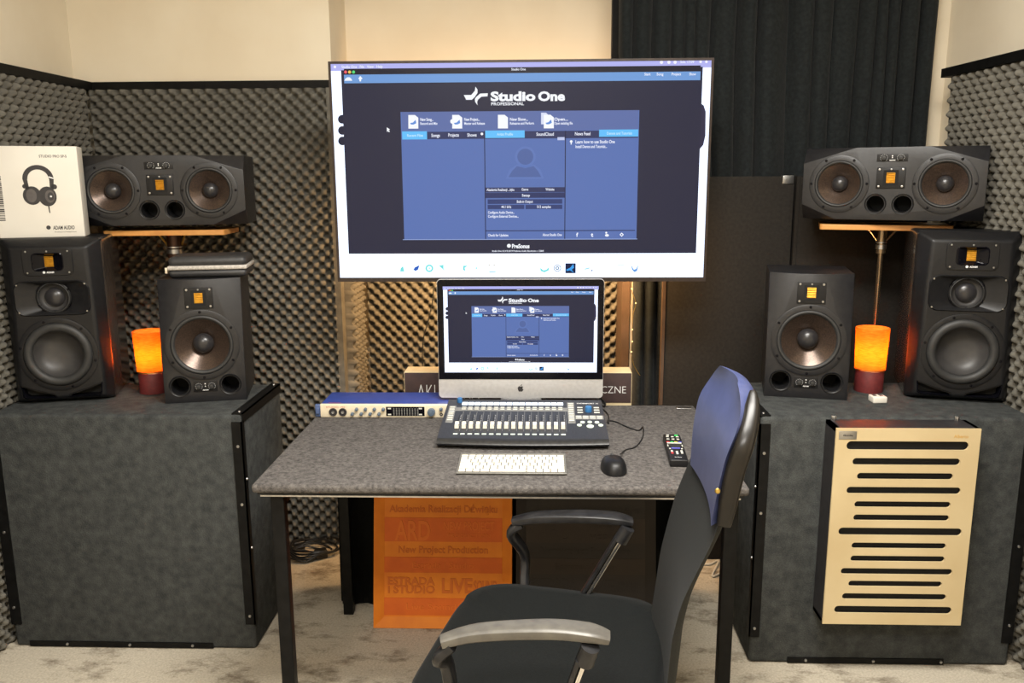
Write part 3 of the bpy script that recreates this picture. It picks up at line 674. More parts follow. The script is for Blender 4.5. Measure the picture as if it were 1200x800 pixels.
# headphone box
def hp_box():
    w, h, d = .243, .285, .11
    s = thing('headphone_box', 'white printed headphone box standing on the large left speaker', 'box', (-1.588, 2.642, CL+.532), math.radians(21))
    MB().rbox(-w/2, w/2, 0, d, 0, h, .002).build('carton', 'cream_print', s, local=True)
    p = MB(); cx, cz = .004, .165; y = -.0006
    def arc(c, r0, r1, a0, a1, n=24, k=1.0, yy=y):
        vs = []
        for i in range(n+1):
            a = math.radians(a0+(a1-a0)*i/n); vs += [(c[0]+r0*math.cos(a)*k, yy, c[1]+r0*math.sin(a)), (c[0]+r1*math.cos(a)*k, yy, c[1]+r1*math.sin(a))]
        p.add(vs, [(2*i, 2*i+1, 2*i+3, 2*i+2) for i in range(n)])
    arc((cx, cz+.018), .030, .044, 0, 180)
    p.prism([(cx-.044, cz+.02), (cx-.031, cz+.018), (cx-.028, cz-.012), (cx-.038, cz-.014)], .0004, y0=y)
    p.prism([(cx+.044, cz+.02), (cx+.031, cz+.018), (cx+.030, cz-.014), (cx+.040, cz-.016)], .0004, y0=y)
    p.prism(circ(cx-.022, cz-.033, .026, 28, .029), .0004, y0=y); p.prism(circ(cx+.021, cz-.036, .026, 28, .031), .0004, y0=y-.0002)
    p.prism(circ(cx-.040, cz-.004, .007), .0004, y0=y); p.prism(circ(cx+.043, cz-.006, .008), .0004, y0=y)
    p.prism([(cx+.019, cz-.06), (cx+.023, cz-.06), (cx+.024, cz-.088), (cx+.021, cz-.088)], .0004, y0=y)
    # headphone silhouette prints above ; lighter details
    p.cur = 1
    p.prism(circ(cx-.024, cz-.033, .015, 24, .021), .0004, y0=y-.0006); p.prism(circ(cx+.028, cz-.036, .014, 24, .02), .0004, y0=y-.0006)
    p.cur = 0; p.prism(circ(cx+.03, cz-.036, .009, 20, .013), .0004, y0=y-.0010)
    p.cur = 2; p.prism(circ(cx+.031, cz-.036, .003), .0004, y0=y-.0014)
    p.prism([(cx+.030, cz+.027), (cx+.044, cz+.022), (cx+.044, cz+.018), (cx+.031, cz+.022)], .0004, y0=y-.0006)
    p.build('headphone_picture', ['ink', 'ink2', 'print'], s, local=True, smooth_=False)
    t = MB(); t.text('STUDIO PRO SP-5', .0115, T(.052, y, .254), width=.078, bold=.0001)
    t.text('ADAM AUDIO', .0165, T(.062, y, .030), width=.062, bold=.0004); t.prism(circ(.018, .031, .0065, 20), .0004, y0=y)
    t.cur = 1; t.text('Professional headphones', .006, T(.066, y, .0165), width=.062)
    t.build('inscription', ['ink', 'ink2'], s, local=True, smooth_=False)
    bc = MB(); random.seed(5); z = .055
    while z < .195:
        hh = random.choice((.0012, .0022, .0032, .0042)); bc.box(-w/2+.0015, -w/2+.022, y, y+.0004, z, z+hh); z += hh+random.choice((.0014, .0022, .003))
    bc.build('barcode', 'ink', s, local=True, smooth_=False)
hp_box()
# zipped case on left two-way
def zcase():
    s = thing('zipped_case', 'flat black hard-shell case with pale zip lying on the medium left speaker', 'case', (-1.084, 2.735, CL+.4), math.radians(11))
    MB().rbox(-.122, .122, -.085, .085, .001, .029, .014, seg=5).rbox(-.122, .122, -.085, .085, .034, .069, .017, seg=5).build('shell', 'case', s, local=True, angle=60)
    MB().rbox(-.1235, .1235, -.088, .088, .026, .040, .005).build('zip', 'zip', s, local=True)
    MB().rbox(-.131, -.122, -.086, -.080, .016, .036, .0015).build('zip_pull', 'chrome', s, local=True)
zcase()

# ================================================================== LAMPS
def lamp(x, y, z, label):
    s = thing('table_lamp', label, 'lamp', (x, y, z), 0, 'small orange table lamps')
    MB().lathe([(.045, 0), (.0455, .002), (.0445, .068), (.043, .071), (.0001, .071)], None, 48, cap0=True).build('base', 'lampbase', s, local=True)
    R0, R1 = .0475, .0525
    mb = MB(); mb.lathe([(R0, .074), (R1, .212), (R1-.0012, .212), (R0-.0012, .074), (R0, .074)], None, 64)
    mb.build('lamp_shade', 'shade', s, local=True, angle=60)
    MB().lathe([(R0+.0008, .073), (R0+.001, .077), (R0-.0005, .077), (R0-.0005, .073)], None, 48).build('shade_ring', 'brass', s, local=True)
    MB().lathe([(.0001, .098), (.010, .1), (.012, .112)]+[(.023*math.cos(t*PI/14), .14+.023*math.sin(t*PI/14)) for t in range(-4, 7)]+[(.0001, .163)], None, 24).build('bulb', 'bulb', s, local=True)
    MB().cyl((0, 0, .071), (0, 0, .1), .011).build('socket', 'black', s, local=True)
lamp(-1.318, 2.735, CL, 'small glowing orange table lamp between the two speakers on the left chest')
lamp(1.093, 2.735, CRT, 'small glowing orange table lamp between the two speakers on the right chest')
# white cube
s = thing('white_switch_box', 'tiny white plastic box with two dark buttons in front of the right lamp', 'switch', tuple(on_z(1028.5, 467, CRT+.01).xy)+(CRT,), .05)
MB().rbox(-.022, .022, -.02, .02, 0, .02, .003).build('body', 'cream_print', s, local=True)
for k in (-1, 1): MB().rbox(k*.010-.005, k*.010+.005, -.004, .014, .0185, .022, .001).build('button', 'ink2', s, local=True)

# ================================================================== DESK
DX0, DX1, DY0, DY1, DZ = -.722, .518, 1.962, 2.725, .75
d = thing('desk', 'grey felt-topped desk on black square metal legs in the middle of the room', 'desk', (-.1, 2.34, 0))
MB().rbox(DX0, DX1, DY0, DY1, DZ-.024, DZ, .009, seg=4).build('desktop', 'felt_desk', d)
MB().box(DX0+.012, DX1-.012, DY0+.012, DY1-.012, DZ-.03, DZ-.0245).build('under_board', 'black', d, smooth_=False)
MB().box(DX0+.02, DX1-.02, DY0+.008, DY0+.03, DZ-.0345, DZ-.0305).box(DX0+.02, DX1-.02, DY1-.04, DY1-.02, DZ-.0345, DZ-.0305).build('steel_rail', 'steel', d, smooth_=False)
for (x, y) in ((-.667, 2.005), (.482, 2.005), (-.667, 2.685), (.482, 2.685)):
    MB().rbox(x-.017, x+.017, y-.015, y+.015, .001, DZ-.035, .002).build('leg', ['black_trim'], d)
for x in (-.667, .477): MB().box(x-.012, x+.012, 2.021, 2.669, DZ-.075, DZ-.035).build('side_rail', 'black', d, smooth_=False)
MB().rbox(.452, .503, 2.675, 2.700, DZ, DZ+.0025, .001).build('name_plate', 'steel', d)

# cabinet behind the desk
cb = thing('cloth_draped_cabinet', 'low cabinet draped in black cloth behind the desk', 'cabinet', (-.11, 2.82, 0))
mb = MB(); n = 60; vs = []; P = []
per = [(-.705, 2.745), (.482, 2.745), (.482, 2.905), (-.705, 2.905)]
ring = []
for i in range(4):
    a, b_ = Vector(per[i]), Vector(per[(i+1) % 4]); k = 40 if i % 2 == 0 else 14; nn = Vector((b_.y-a.y, -(b_.x-a.x))).normalized()
    for j in range(k): t = j/k; q = a+(b_-a)*t; ring.append((q, nn, (i*7+t*(14 if i % 2 == 0 else 5))))
for (z, am) in ((.002, .010), (.25, .008), (.5, .004), (.697, 0), (.700, 0)):
    for (q, nn, ph) in ring:
        w_ = q+nn*(am*math.sin(ph*2*PI*.8)*1.0); sh = .008 if z == .700 else 0
        vs.append((w_.x*(1-sh)-.11*sh, w_.y, z))
L = len(ring); fs = [(j*L+i, j*L+(i+1) % L, (j+1)*L+(i+1) % L, (j+1)*L+i) for j in range(4) for i in range(L)]+[tuple(4*L+i for i in range(L))]
mb.add(vs, fs).build('drape', 'cloth', cb, angle=50)

# ================================================================== SCREENS
SM = {}
def em(rgb, s=1.0):
    k = (rgb, s)
    if k not in SM: SM[k] = emis('screen_%d_%d_%d' % rgb, rgb, s)
    return SM[k]
def make_screen(par, W, H, y, name='screen'):
    """draws the picture shown on the display as one mesh of thin coloured pieces. W,H size; local coords, centre at origin, facing -y"""
    mb = MB(); mats = []
    def mi(rgb, s=1.0):
        m_ = em(rgb, s)
        if m_ not in mats: mats.append(m_)
        mb.cur = mats.index(m_)
    def uv(px, py):
        xl = 33+(py-50)*22/640; xr = 1167-(py-45)*17/645; yt = 50-8*(px-33)/1134; yb = 692
        return ((px-xl)/(xr-xl)-.5)*W, (.5-(py-yt)/(yb-yt))*H
    st = H*.00035
    def lay(k): return y-st*k
    def rect(a, b_, c, e, rgb, k, s=1.0):
        mi(rgb, s); P_ = [uv(a, e), uv(c, e), uv(c, b_), uv(a, b_)]
        # keep sides square to the display
        x0, x1 = (P_[0][0]+P_[3][0])/2, (P_[1][0]+P_[2][0])/2; z0, z1 = (P_[0][1]+P_[1][1])/2, (P_[2][1]+P_[3][1])/2
        mb.add([(x0, lay(k), z0), (x1, lay(k), z0), (x1, lay(k), z1), (x0, lay(k), z1)], [(0, 1, 2, 3)])
    def poly(pts, rgb, k, s=1.0):
        mi(rgb, s); q = [uv(*p) for p in pts]; mb.add([(a, lay(k), b_) for a, b_ in q], [tuple(range(len(q)))])
    def disc(px, py, r, rgb, k, s=1.0, n=20, ry=None): poly([(px+r*math.cos(2*PI*i/n), py+(ry or r)*math.sin(2*PI*i/n)) for i in range(n)], rgb, k, s)
    def ring_(px, py, r0, r1, rgb, k, n=20):
        mi(rgb); a = [uv(px+r0*math.cos(2*PI*i/n), py+r0*math.sin(2*PI*i/n)) for i in range(n)]; c = [uv(px+r1*math.cos(2*PI*i/n), py+r1*math.sin(2*PI*i/n)) for i in range(n)]
        mb.add([(p[0], lay(k), p[1]) for p in a+c], [(i, (i+1) % n, n+(i+1) % n, n+i) for i in range(n)])
    def txt(s_, px0, px1, py, hpx, k=6, rgb=(235, 240, 255), bold=.03):
        mi(rgb); a, z = uv(px0, py); c, _ = uv(px1, py); u = H/642
        mb.text(s_, hpx*u*1.35, T(a, lay(k), z), align='LEFT', width=c-a, bold=bold*hpx*u)
    white = (222, 233, 255); WS = 1.7
    x0, x1 = -W/2, W/2
    mi(white, WS); mb.add([(x0, lay(0), -H/2), (x1, lay(0), -H/2), (x1, lay(0), H/2), (x0, lay(0), H/2)], [(0, 1, 2, 3)])
    rect(30, 40, 1172, 66, (176, 178, 240), 1)
    # wallpaper shapes peeping from behind the window
    for py in (210, 243, 274): disc(66, py, 13, (24, 28, 52), 1)
    mi((40, 38, 66)); poly([(1136, 165), (1146, 172), (1152, 190), (1152, 260), (1146, 288), (1136, 300)], (40, 38, 66), 1)
    rect(73, 64, 1135, 617, (30, 33, 57), 2)
    rect(73, 60, 1135, 77, (16, 16, 34), 3)
    for px, c in ((78, (240, 90, 100)), (90, (240, 200, 90)), (102, (80, 220, 120))): disc(px, 73, 4.5, c, 5)
    rect(73, 77, 1135, 102, (108, 154, 214), 3)
    txt('Studio One', 575, 618, 66, 7, 6)
    txt('Studio One   File   View   Help', 66, 190, 58, 8, 6)
    disc(46, 58, 4, (245, 245, 255), 5)
    for i, px in enumerate((1020, 1042, 1060)): disc(px, 47, 5, (240, 240, 255), 5)
    txt('Sob. 17:09', 1075, 1116, 46, 8, 6); disc(1135, 46, 4, (240, 240, 255), 5); disc(1152, 46, 4, (240, 240, 255), 5)
    poly([(74, 98), (77, 92), (83, 88), (90, 88), (95, 92), (98, 98)], (240, 246, 255), 5)
    poly([(116, 92), (122, 84), (129, 92), (125, 94), (124, 100), (120, 100), (119, 94)], (240, 246, 255), 5)
    for s_, a, c in (('Start', 970, 988), ('Song', 1006, 1026), ('Project', 1050, 1078), ('Show', 1102, 1122)): txt(s_, a, c, 81, 8, 6)
    # logo
    L_ = (245, 248, 255)
    poly([(433, 140), (455, 140), (466, 128), (468, 116), (474, 124), (474, 134), (466, 146), (457, 154), (440, 154)], L_, 5)
    poly([(470, 146), (482, 136), (505, 135), (504, 144), (486, 145), (476, 153), (473, 160), (474, 170), (467, 160), (466, 152)], L_, 5)
    txt('Studio', 513, 647, 144, 27, 6, L_, .06); txt('One', 655, 735, 144, 27, 6, L_, .06); txt('PROFESSIONAL', 515, 613, 166, 9, 6, L_)
    # main panel
    pb = (86, 112, 176)
    rect(247, 187, 953, 572, pb, 3); rect(247, 187, 953, 244, (90, 108, 164), 4)
    for px, t1, t2, wd in ((266, 'New Song...', 'Record and Mix', 52), (398, 'New Project...', 'Master and Release', 62), (535, 'New Show...', 'Rehearse and Perform', 72), (667, 'Open...', 'Open existing file', 55)):
        if px == 667: poly([(px-3, 192), (px+12, 192), (px+22, 202), (px+22, 226), (px-3, 226)], (215, 222, 245), 5)
        o_ = 5 if px == 667 else 0
        poly([(px+o_, 198), (px+o_+20, 198), (px+o_+30, 206), (px+o_+30, 238), (px+o_, 238)], L_, 6)
        if px != 535: poly([(px+o_+5, 222), (px+o_+14, 220), (px+o_+22, 212), (px+o_+24, 222), (px+o_+16, 226), (px+o_+8, 226)], (90, 140, 215), 7)
        if px == 398: disc(px+1, 217, 7, L_, 6)
        txt(t1, px+36, px+36+wd*.75, 211, 9, 6, bold=.04); txt(t2, px+36, px+36+wd, 223, 8, 6)
    dk = (44, 52, 92); cy = (96, 190, 250)
    rect(247, 246, 953, 268, dk, 5); rect(247, 246, 322, 270, cy, 6); rect(497, 244, 615, 266, cy, 6); rect(837, 242, 953, 263, cy, 6)
    txt('Recent Files', 262, 310, 258, 8, 7, (190, 230, 255)); txt('Artist Profile', 532, 580, 255, 8, 7, (190, 230, 255)); txt('Demos and Tutorials', 860, 935, 253, 8, 7, (190, 230, 255))
    txt('Songs', 335, 361, 258, 10, 7); txt('Projects', 386, 418, 257, 10, 7); txt('Shows', 443, 471, 257, 10, 7); disc(487, 254, 4, L_, 7)
    txt('SoundCloud', 650, 702, 255, 10, 7); txt('News Feed', 765, 811, 254, 10, 7)
    for px in (496, 736): rect(px-1, 245, px+1.6, 572, (24, 28, 60), 7)
    rect(247, 572, 953, 574, (150, 170, 220), 3)
    # avatar
    for i, (r, c) in enumerate(((1.3, (92, 118, 182)), (1.0, (78, 100, 158)))):
        disc(617, 322, 24*r, c, 4+i); poly([(567-8*(r > 1), 383+5*(r > 1)), (577-8*(r > 1), 365-4*(r > 1)), (592, 350-5*(r > 1)), (617, 356 if r == 1 else 350), (642, 350-5*(r > 1)), (655+8*(r > 1), 365-4*(r > 1)), (665+8*(r > 1), 383+5*(r > 1))], c, 4+i)
    rect(713, 264, 734, 273, (190, 200, 235), 6)
    rect(497, 414, 735, 429, dk, 5); rect(497, 430, 735, 446, (38, 50, 96), 5)
    txt('Akademia Realizacji ...ięku', 501, 584, 421, 8, 7); txt('Genre', 606, 626, 420, 8, 7); txt('Website', 678, 704, 420, 8, 7); txt('Setup', 607, 631, 438, 8, 7)
    rect(504, 450, 728, 464, (44, 60, 112), 5); rect(504, 467, 614, 480, (44, 60, 112), 5); rect(618, 467, 728, 480, (44, 60, 112), 5)
    txt('Built-in Output', 592, 640, 457, 8, 7); txt('44.1 kHz', 545, 575, 473, 8, 7); txt('512 samples', 652, 694, 473, 8, 7)
    txt('Configure Audio Device...', 505, 585, 490, 8, 6); txt('Configure External Devices...', 505, 597, 502, 8, 6)
    rect(497, 545, 946, 547.5, (24, 30, 66), 6); txt('Check for Updates', 505, 566, 560, 8, 6); txt('About Studio One', 669, 727, 559, 8, 6)
    txt('f', 770, 776, 559, 12, 6, bold=.06); txt('t', 814, 821, 559, 12, 6, bold=.08); disc(862, 561, 6, L_, 6, ry=4); disc(860, 553, 3, L_, 6); ring_(906, 559, 3, 6.5, L_, 6, 4)
    txt('Learn how to use Studio One', 767, 884, 278, 10, 6); txt('Install Demos and Tutorials...', 767, 861, 292, 9, 6)
    disc(754, 277, 4, L_, 6); rect(752.5, 279, 755.5, 286, L_, 6)
    txt('PreSonus', 577, 630, 594, 13, 6, L_, .06); disc(568, 593, 6, L_, 6)
    txt('Studio One 4.5.4 © 2019 PreSonus Audio Electronics v. 52805', 517, 673, 609, 5, 6)
    poly([(201, 234), (201, 248), (204, 245), (208, 249), (210, 246), (206, 242), (211, 241)], L_, 6)
    # dock
    c1, c2, c3 = (120, 225, 225), (24, 90, 190), (150, 215, 235)
    poly([(238, 673), (240, 663), (247, 656), (251, 673)], c1, 3)
    poly([(277, 670), (283, 660), (297, 653), (293, 667), (284, 672), (281, 668)], c2, 3)
    ring_(327, 663, 7, 12, c1, 3); poly([(324, 664), (330, 659), (329, 665)], c3, 3)
    poly([(356, 655), (370, 652), (370, 664), (376, 672), (366, 664)], c1, 3)
    poly([(430, 655), (443, 655), (434, 662), (437, 672), (429, 668)], c1, 3); rect(468, 660, 471, 666, c1, 3)
    rect(506, 652, 511, 655, (200, 190, 160), 3); rect(521, 651, 527, 654, (200, 190, 160), 3); poly([(508, 674), (528, 672), (528, 675), (509, 677)], c3, 3)
    poly([(662, 662), (672, 670), (681, 668), (688, 660), (688, 670), (675, 676), (664, 672)], c1, 3)
    ring_(714, 663, 9, 11, (90, 120, 150), 3); ring_(714, 663, 3, 6, (90, 120, 150), 3, 6)
    rect(738, 648, 769, 679, (16, 28, 66), 3); poly([(740, 668), (752, 662), (762, 650), (764, 662), (757, 668), (764, 678), (752, 670), (742, 672)], (60, 160, 240), 4)
    poly([(796, 665), (810, 661), (811, 664), (797, 668)], c3, 3); rect(815, 668, 820, 673, (150, 160, 190), 3)
    rect(893, 652, 915, 654, (200, 205, 215), 3)
    poly([(934, 651), (938, 668), (945, 676), (953, 672), (957, 652), (950, 666), (943, 668)], (100, 155, 225), 3)
    return mb.build(name, mats, par, local=True, smooth_=False, weld='keep')

def tv():
    W, H, D = 1.262, .728, .03; cx, z0 = -.0655, 1.150; y = 2.86
    t = thing('television', 'large flat television showing music software, mounted above the computer', 'television', (cx, y, z0))
    bz = .010; bb = .014
    MB().rbox(-W/2, W/2, .001, D, 0, H, .003).build('back_housing', 'black', t, local=True)
    fr = MB()
    fr.box(-W/2, W/2, -.005, .004, 0, bb).box(-W/2, W/2, -.005, .004, H-bz*.8, H).box(-W/2, -W/2+bz*.8, -.005, .004, bb, H-bz*.8).box(W/2-bz*.8, W/2, -.005, .004, bb, H-bz*.8)
    fr.build('bezel', 'bezel', t, local=True, smooth_=False)
    sc = bpy.data.objects.new('display', None)
    bpy.data.objects.remove(sc)
    o = make_screen(t, W-bz*1.6, H-bz*.8-bb, 0)
    for v in o.data.vertices: v.co.z += (bb+H-bz*.8)/2; v.co.y -= .0005
    MB().rbox(-.28, .28, D, D+.04, .1, .45, .01).build('rear_electronics_cover', 'black', t, local=True)
    s = thing('television_stand', 'black television post stand rising behind the computer and the draped cabinet', 'stand', (cx, 2.99, 0))
    MB().rbox(-.25, .25, -.07, .16, .0, .012, .004).build('base_plate', 'black', s, local=True)
    MB().cyl((0, 0, .012), (0, 0, 1.59), .022).build('post', 'black', s, local=True)
    MB().box(-.1, .1, -.057, -.018, 1.32, 1.56).build('mount_plate', 'black', s, local=True, smooth_=False)
tv()
def computer():
    cx, y, W = -.060, 2.615, .528; zb, zt_ = on_y(605, 466, y).z, on_y(605, 327, y).z; H = zt_-zb; ch = .062
    t = thing('desktop_computer', 'slim aluminium all-in-one desktop computer showing the same software as the television', 'computer', (cx, y, DZ), math.radians(.5))
    z0 = zb-DZ; z1 = zt_-DZ
    body = MB(); body.prism(rrect(0, (z0+z1)/2, W, H, .012), .012, y0=0)
    # bulging back
    A = rrect(0, (z0+z1)/2, W, H, .012); n = len(A); vs = []
    for k, (s_, yy) in enumerate(((1, .012), (.8, .022), (.5, .034), (.2, .04))): vs += [(p[0]*s_, yy, (z0+z1)/2+(p[1]-(z0+z1)/2)*s_) for p in A]
    body.add(vs, [(k*n+i, k*n+(i+1) % n, (k+1)*n+(i+1) % n, (k+1)*n+i) for k in range(3) for i in range(n)]+[tuple(3*n+i for i in range(n))])
    body.build('body', 'alu', t, local=True)
    g = MB(); P_ = [p for p in rrect(0, (z0+z1)/2, W-.002, H-.002, .012) if p[1] > z0+ch+.02]
    P_ = P_+[(-W/2+.001, z0+ch), (W/2-.001, z0+ch)]
    P_ = sorted(P_, key=lambda p: math.atan2(p[1]-(z0+z1+ch)/2, p[0]))
    g.prism(P_, .0015, y0=-.0015); g.build('black_bezel_glass', 'gloss_black', t, local=True, smooth_=False)
    # chin logo
    lg = MB(); sc_ = .016; zc = z0+ch/2-.001
    pts = [(0, -.38), (.12, -.42), (.26, -.40), (.40, -.22), (.50, .0), (.38, .08), (.33, .22), (.36, .36), (.46, .46), (.34, .58), (.18, .60), (.0, .54), (-.18, .60), (-.36, .56), (-.50, .40), (-.54, .14), (-.46, -.16), (-.32, -.38), (-.18, -.44), (-.08, -.40)]
    lg.prism([(p[0]*sc_*1.1, zc+(p[1]-.1)*sc_*1.1) for p in pts], .0004, y0=-.0006)
    lg.prism([(p[0]*sc_*1.1, zc+(p[1]-.1)*sc_*1.1) for p in ((.0, .64), (.02, .80), (.12, .92), (.24, .96), (.22, .80), (.12, .68))], .0004, y0=-.0006)
    lg.build('logo', 'ink', t, local=True, smooth_=False)
    sw, sh = .487, .275
    o = make_screen(t, sw, sh, 0)
    zmid = (z0+ch+z1)/2-.001
    for v in o.data.vertices: v.co.z += zmid; v.co.y -= .0018
    # L-shaped foot
    st = MB(); st.strap([(0, .085, .004), (0, .07, .02), (0, .055, .12), (0, .045, .24)], .135, .006, (1, 0, 0), r=.25)
    st.build('stand_neck', 'alu', t, local=True)
    MB().rbox(-.09, .09, -.075, .095, .0, .006, .002).build('stand_foot', 'alu', t, local=True)
    return zb
computer()
# box standing behind the computer
s = thing('flat_cardboard_box', 'long pale box with dark brown front and thin white lettering behind the computer', 'box', (-.075, 2.845, .7005))
w = .785; z1 = .142
MB().rbox(-w/2, w/2, -.045, .045, 0, z1, .0015).build('carton', 'pale_wood', s, local=True)
MB().rbox(-w/2+.002, w/2-.002, -.0465, -.0452, .036, z1-.001, .0005).build('printed_front', 'mauve', s, local=True)
t = MB(); t.text('AKUSTYKA', .076, T(-w/2+.045, -.047, .074), align='LEFT', width=.215, bold=-.0012)
t.text('CZNE', .036, T(w/2-.02, -.047, .083), align='RIGHT', width=.085, bold=-.0004)
t.build('inscription', 'print', s, local=True, smooth_=False)

# ================================================================== DESK ITEMS
def rack_unit():
    x0, x1, y, z = -.700, -.250, 2.565, DZ
    t = thing('audio_interface', 'blue and champagne rack audio interface lying at the back left of the desk', 'audio interface', ((x0+x1)/2, y, z), math.radians(.3))
    w = (x1-x0)/2; H = .0445
    MB().rbox(-w+.002, w-.002, .004, .15, .002, H-.001, .001).build('casing', 'rack_blue', t, local=True)
    f = MB(); f.rbox(-w, w, -.006, .005, 0, H, .0035); f.build('front_panel', 'rack_face', t, local=True)
    for s_ in (-1, 1):
        MB().rbox(s_*(w+.008)-.009, s_*(w+.008)+.009, -.004, .008, .002, H-.002, .003).rbox(s_*(w+.008)-.006, s_*(w+.008)+.006, -.009, -.003, .012, H-.012, .002).build('rack_ear', 'ear', t, local=True)
    for x in (-w+.042, -w+.073):
        j = MB().lathe([(.013, 0), (.013, .003), (.011, .0035), (.010, .001), (.0001, .0005)], F(x, -.006, H*.42), 24).build('jack_socket', 'ink', t, local=True)
        MB().lathe([(.005, .0035), (.0045, .0015), (.0001, .001)], F(x, -.006, H*.42), 12).build('socket_core', 'steel', j, local=True)
    for k in range(4):
        for (dx, zz) in ((.014, H*.64), (0, H*.30)):
            MB().lathe([(.0055, 0), (.0055, .006), (.0045, .010), (.0001, .011)], F(-w+.104+k*.0285+dx, -.006, zz), 16).build('knob', 'knob', t, local=True)
    dsp = MB().rbox(-w+.212, -w+.335, -.0072, -.0055, H*.14, H*.82, .0005).build('meter_display', 'gloss_black', t, local=True)
    b_ = MB()
    for k in range(10):
        for q in range(6): b_.box(-w+.235+k*.0085, -w+.239+k*.0085, -.0077, -.0072, H*.2+q*.004, H*.2+q*.004+.0022)
    b_.build('meter_segments', 'fstrip', dsp, local=True, smooth_=False)
    for (xx, zz) in ((-w+.223, H*.7), (-w+.223, H*.26), (-w+.322, H*.7), (-w+.322, H*.26)):
        MB().box(xx-.005, xx+.005, -.0085, -.0072, zz-.002, zz+.002).build('button', 'btn', dsp, local=True, smooth_=False)
    MB().lathe([(.0125, 0), (.0125, .010), (.0105, .015), (.0001, .016)], F(-w+.357, -.006, H*.46), 28).build('knob', 'knob', t, local=True)
    for k in range(2):
        MB().lathe([(.0055, 0), (.0055, .006), (.0045, .010), (.0001, .011)], F(-w+.388+k*.026, -.006, H*.66), 16).build('knob', 'knob', t, local=True)
        MB().lathe([(.0055, 0), (.005, .0015), (.003, .001), (.0001, -.001)], F(-w+.388+k*.026, -.006, H*.26), 16).build('headphone_socket', 'ink', t, local=True)
    ins = MB(); ins.text('STUDIO 192', .008, T(-w+.05, -.0063, H*.78), width=.06); ins.build('inscription', 'rubinsc', t, local=True, smooth_=False)
    l = MB(); l.text('PreSonus', .008, Matrix.Translation((-w+.045, .012, H-.0004)) @ Matrix.Rotation(-PI/2, 4, 'X'), width=.04, bold=.0004); l.build('logo', 'rubinsc', t, local=True, smooth_=False)
rack_unit()

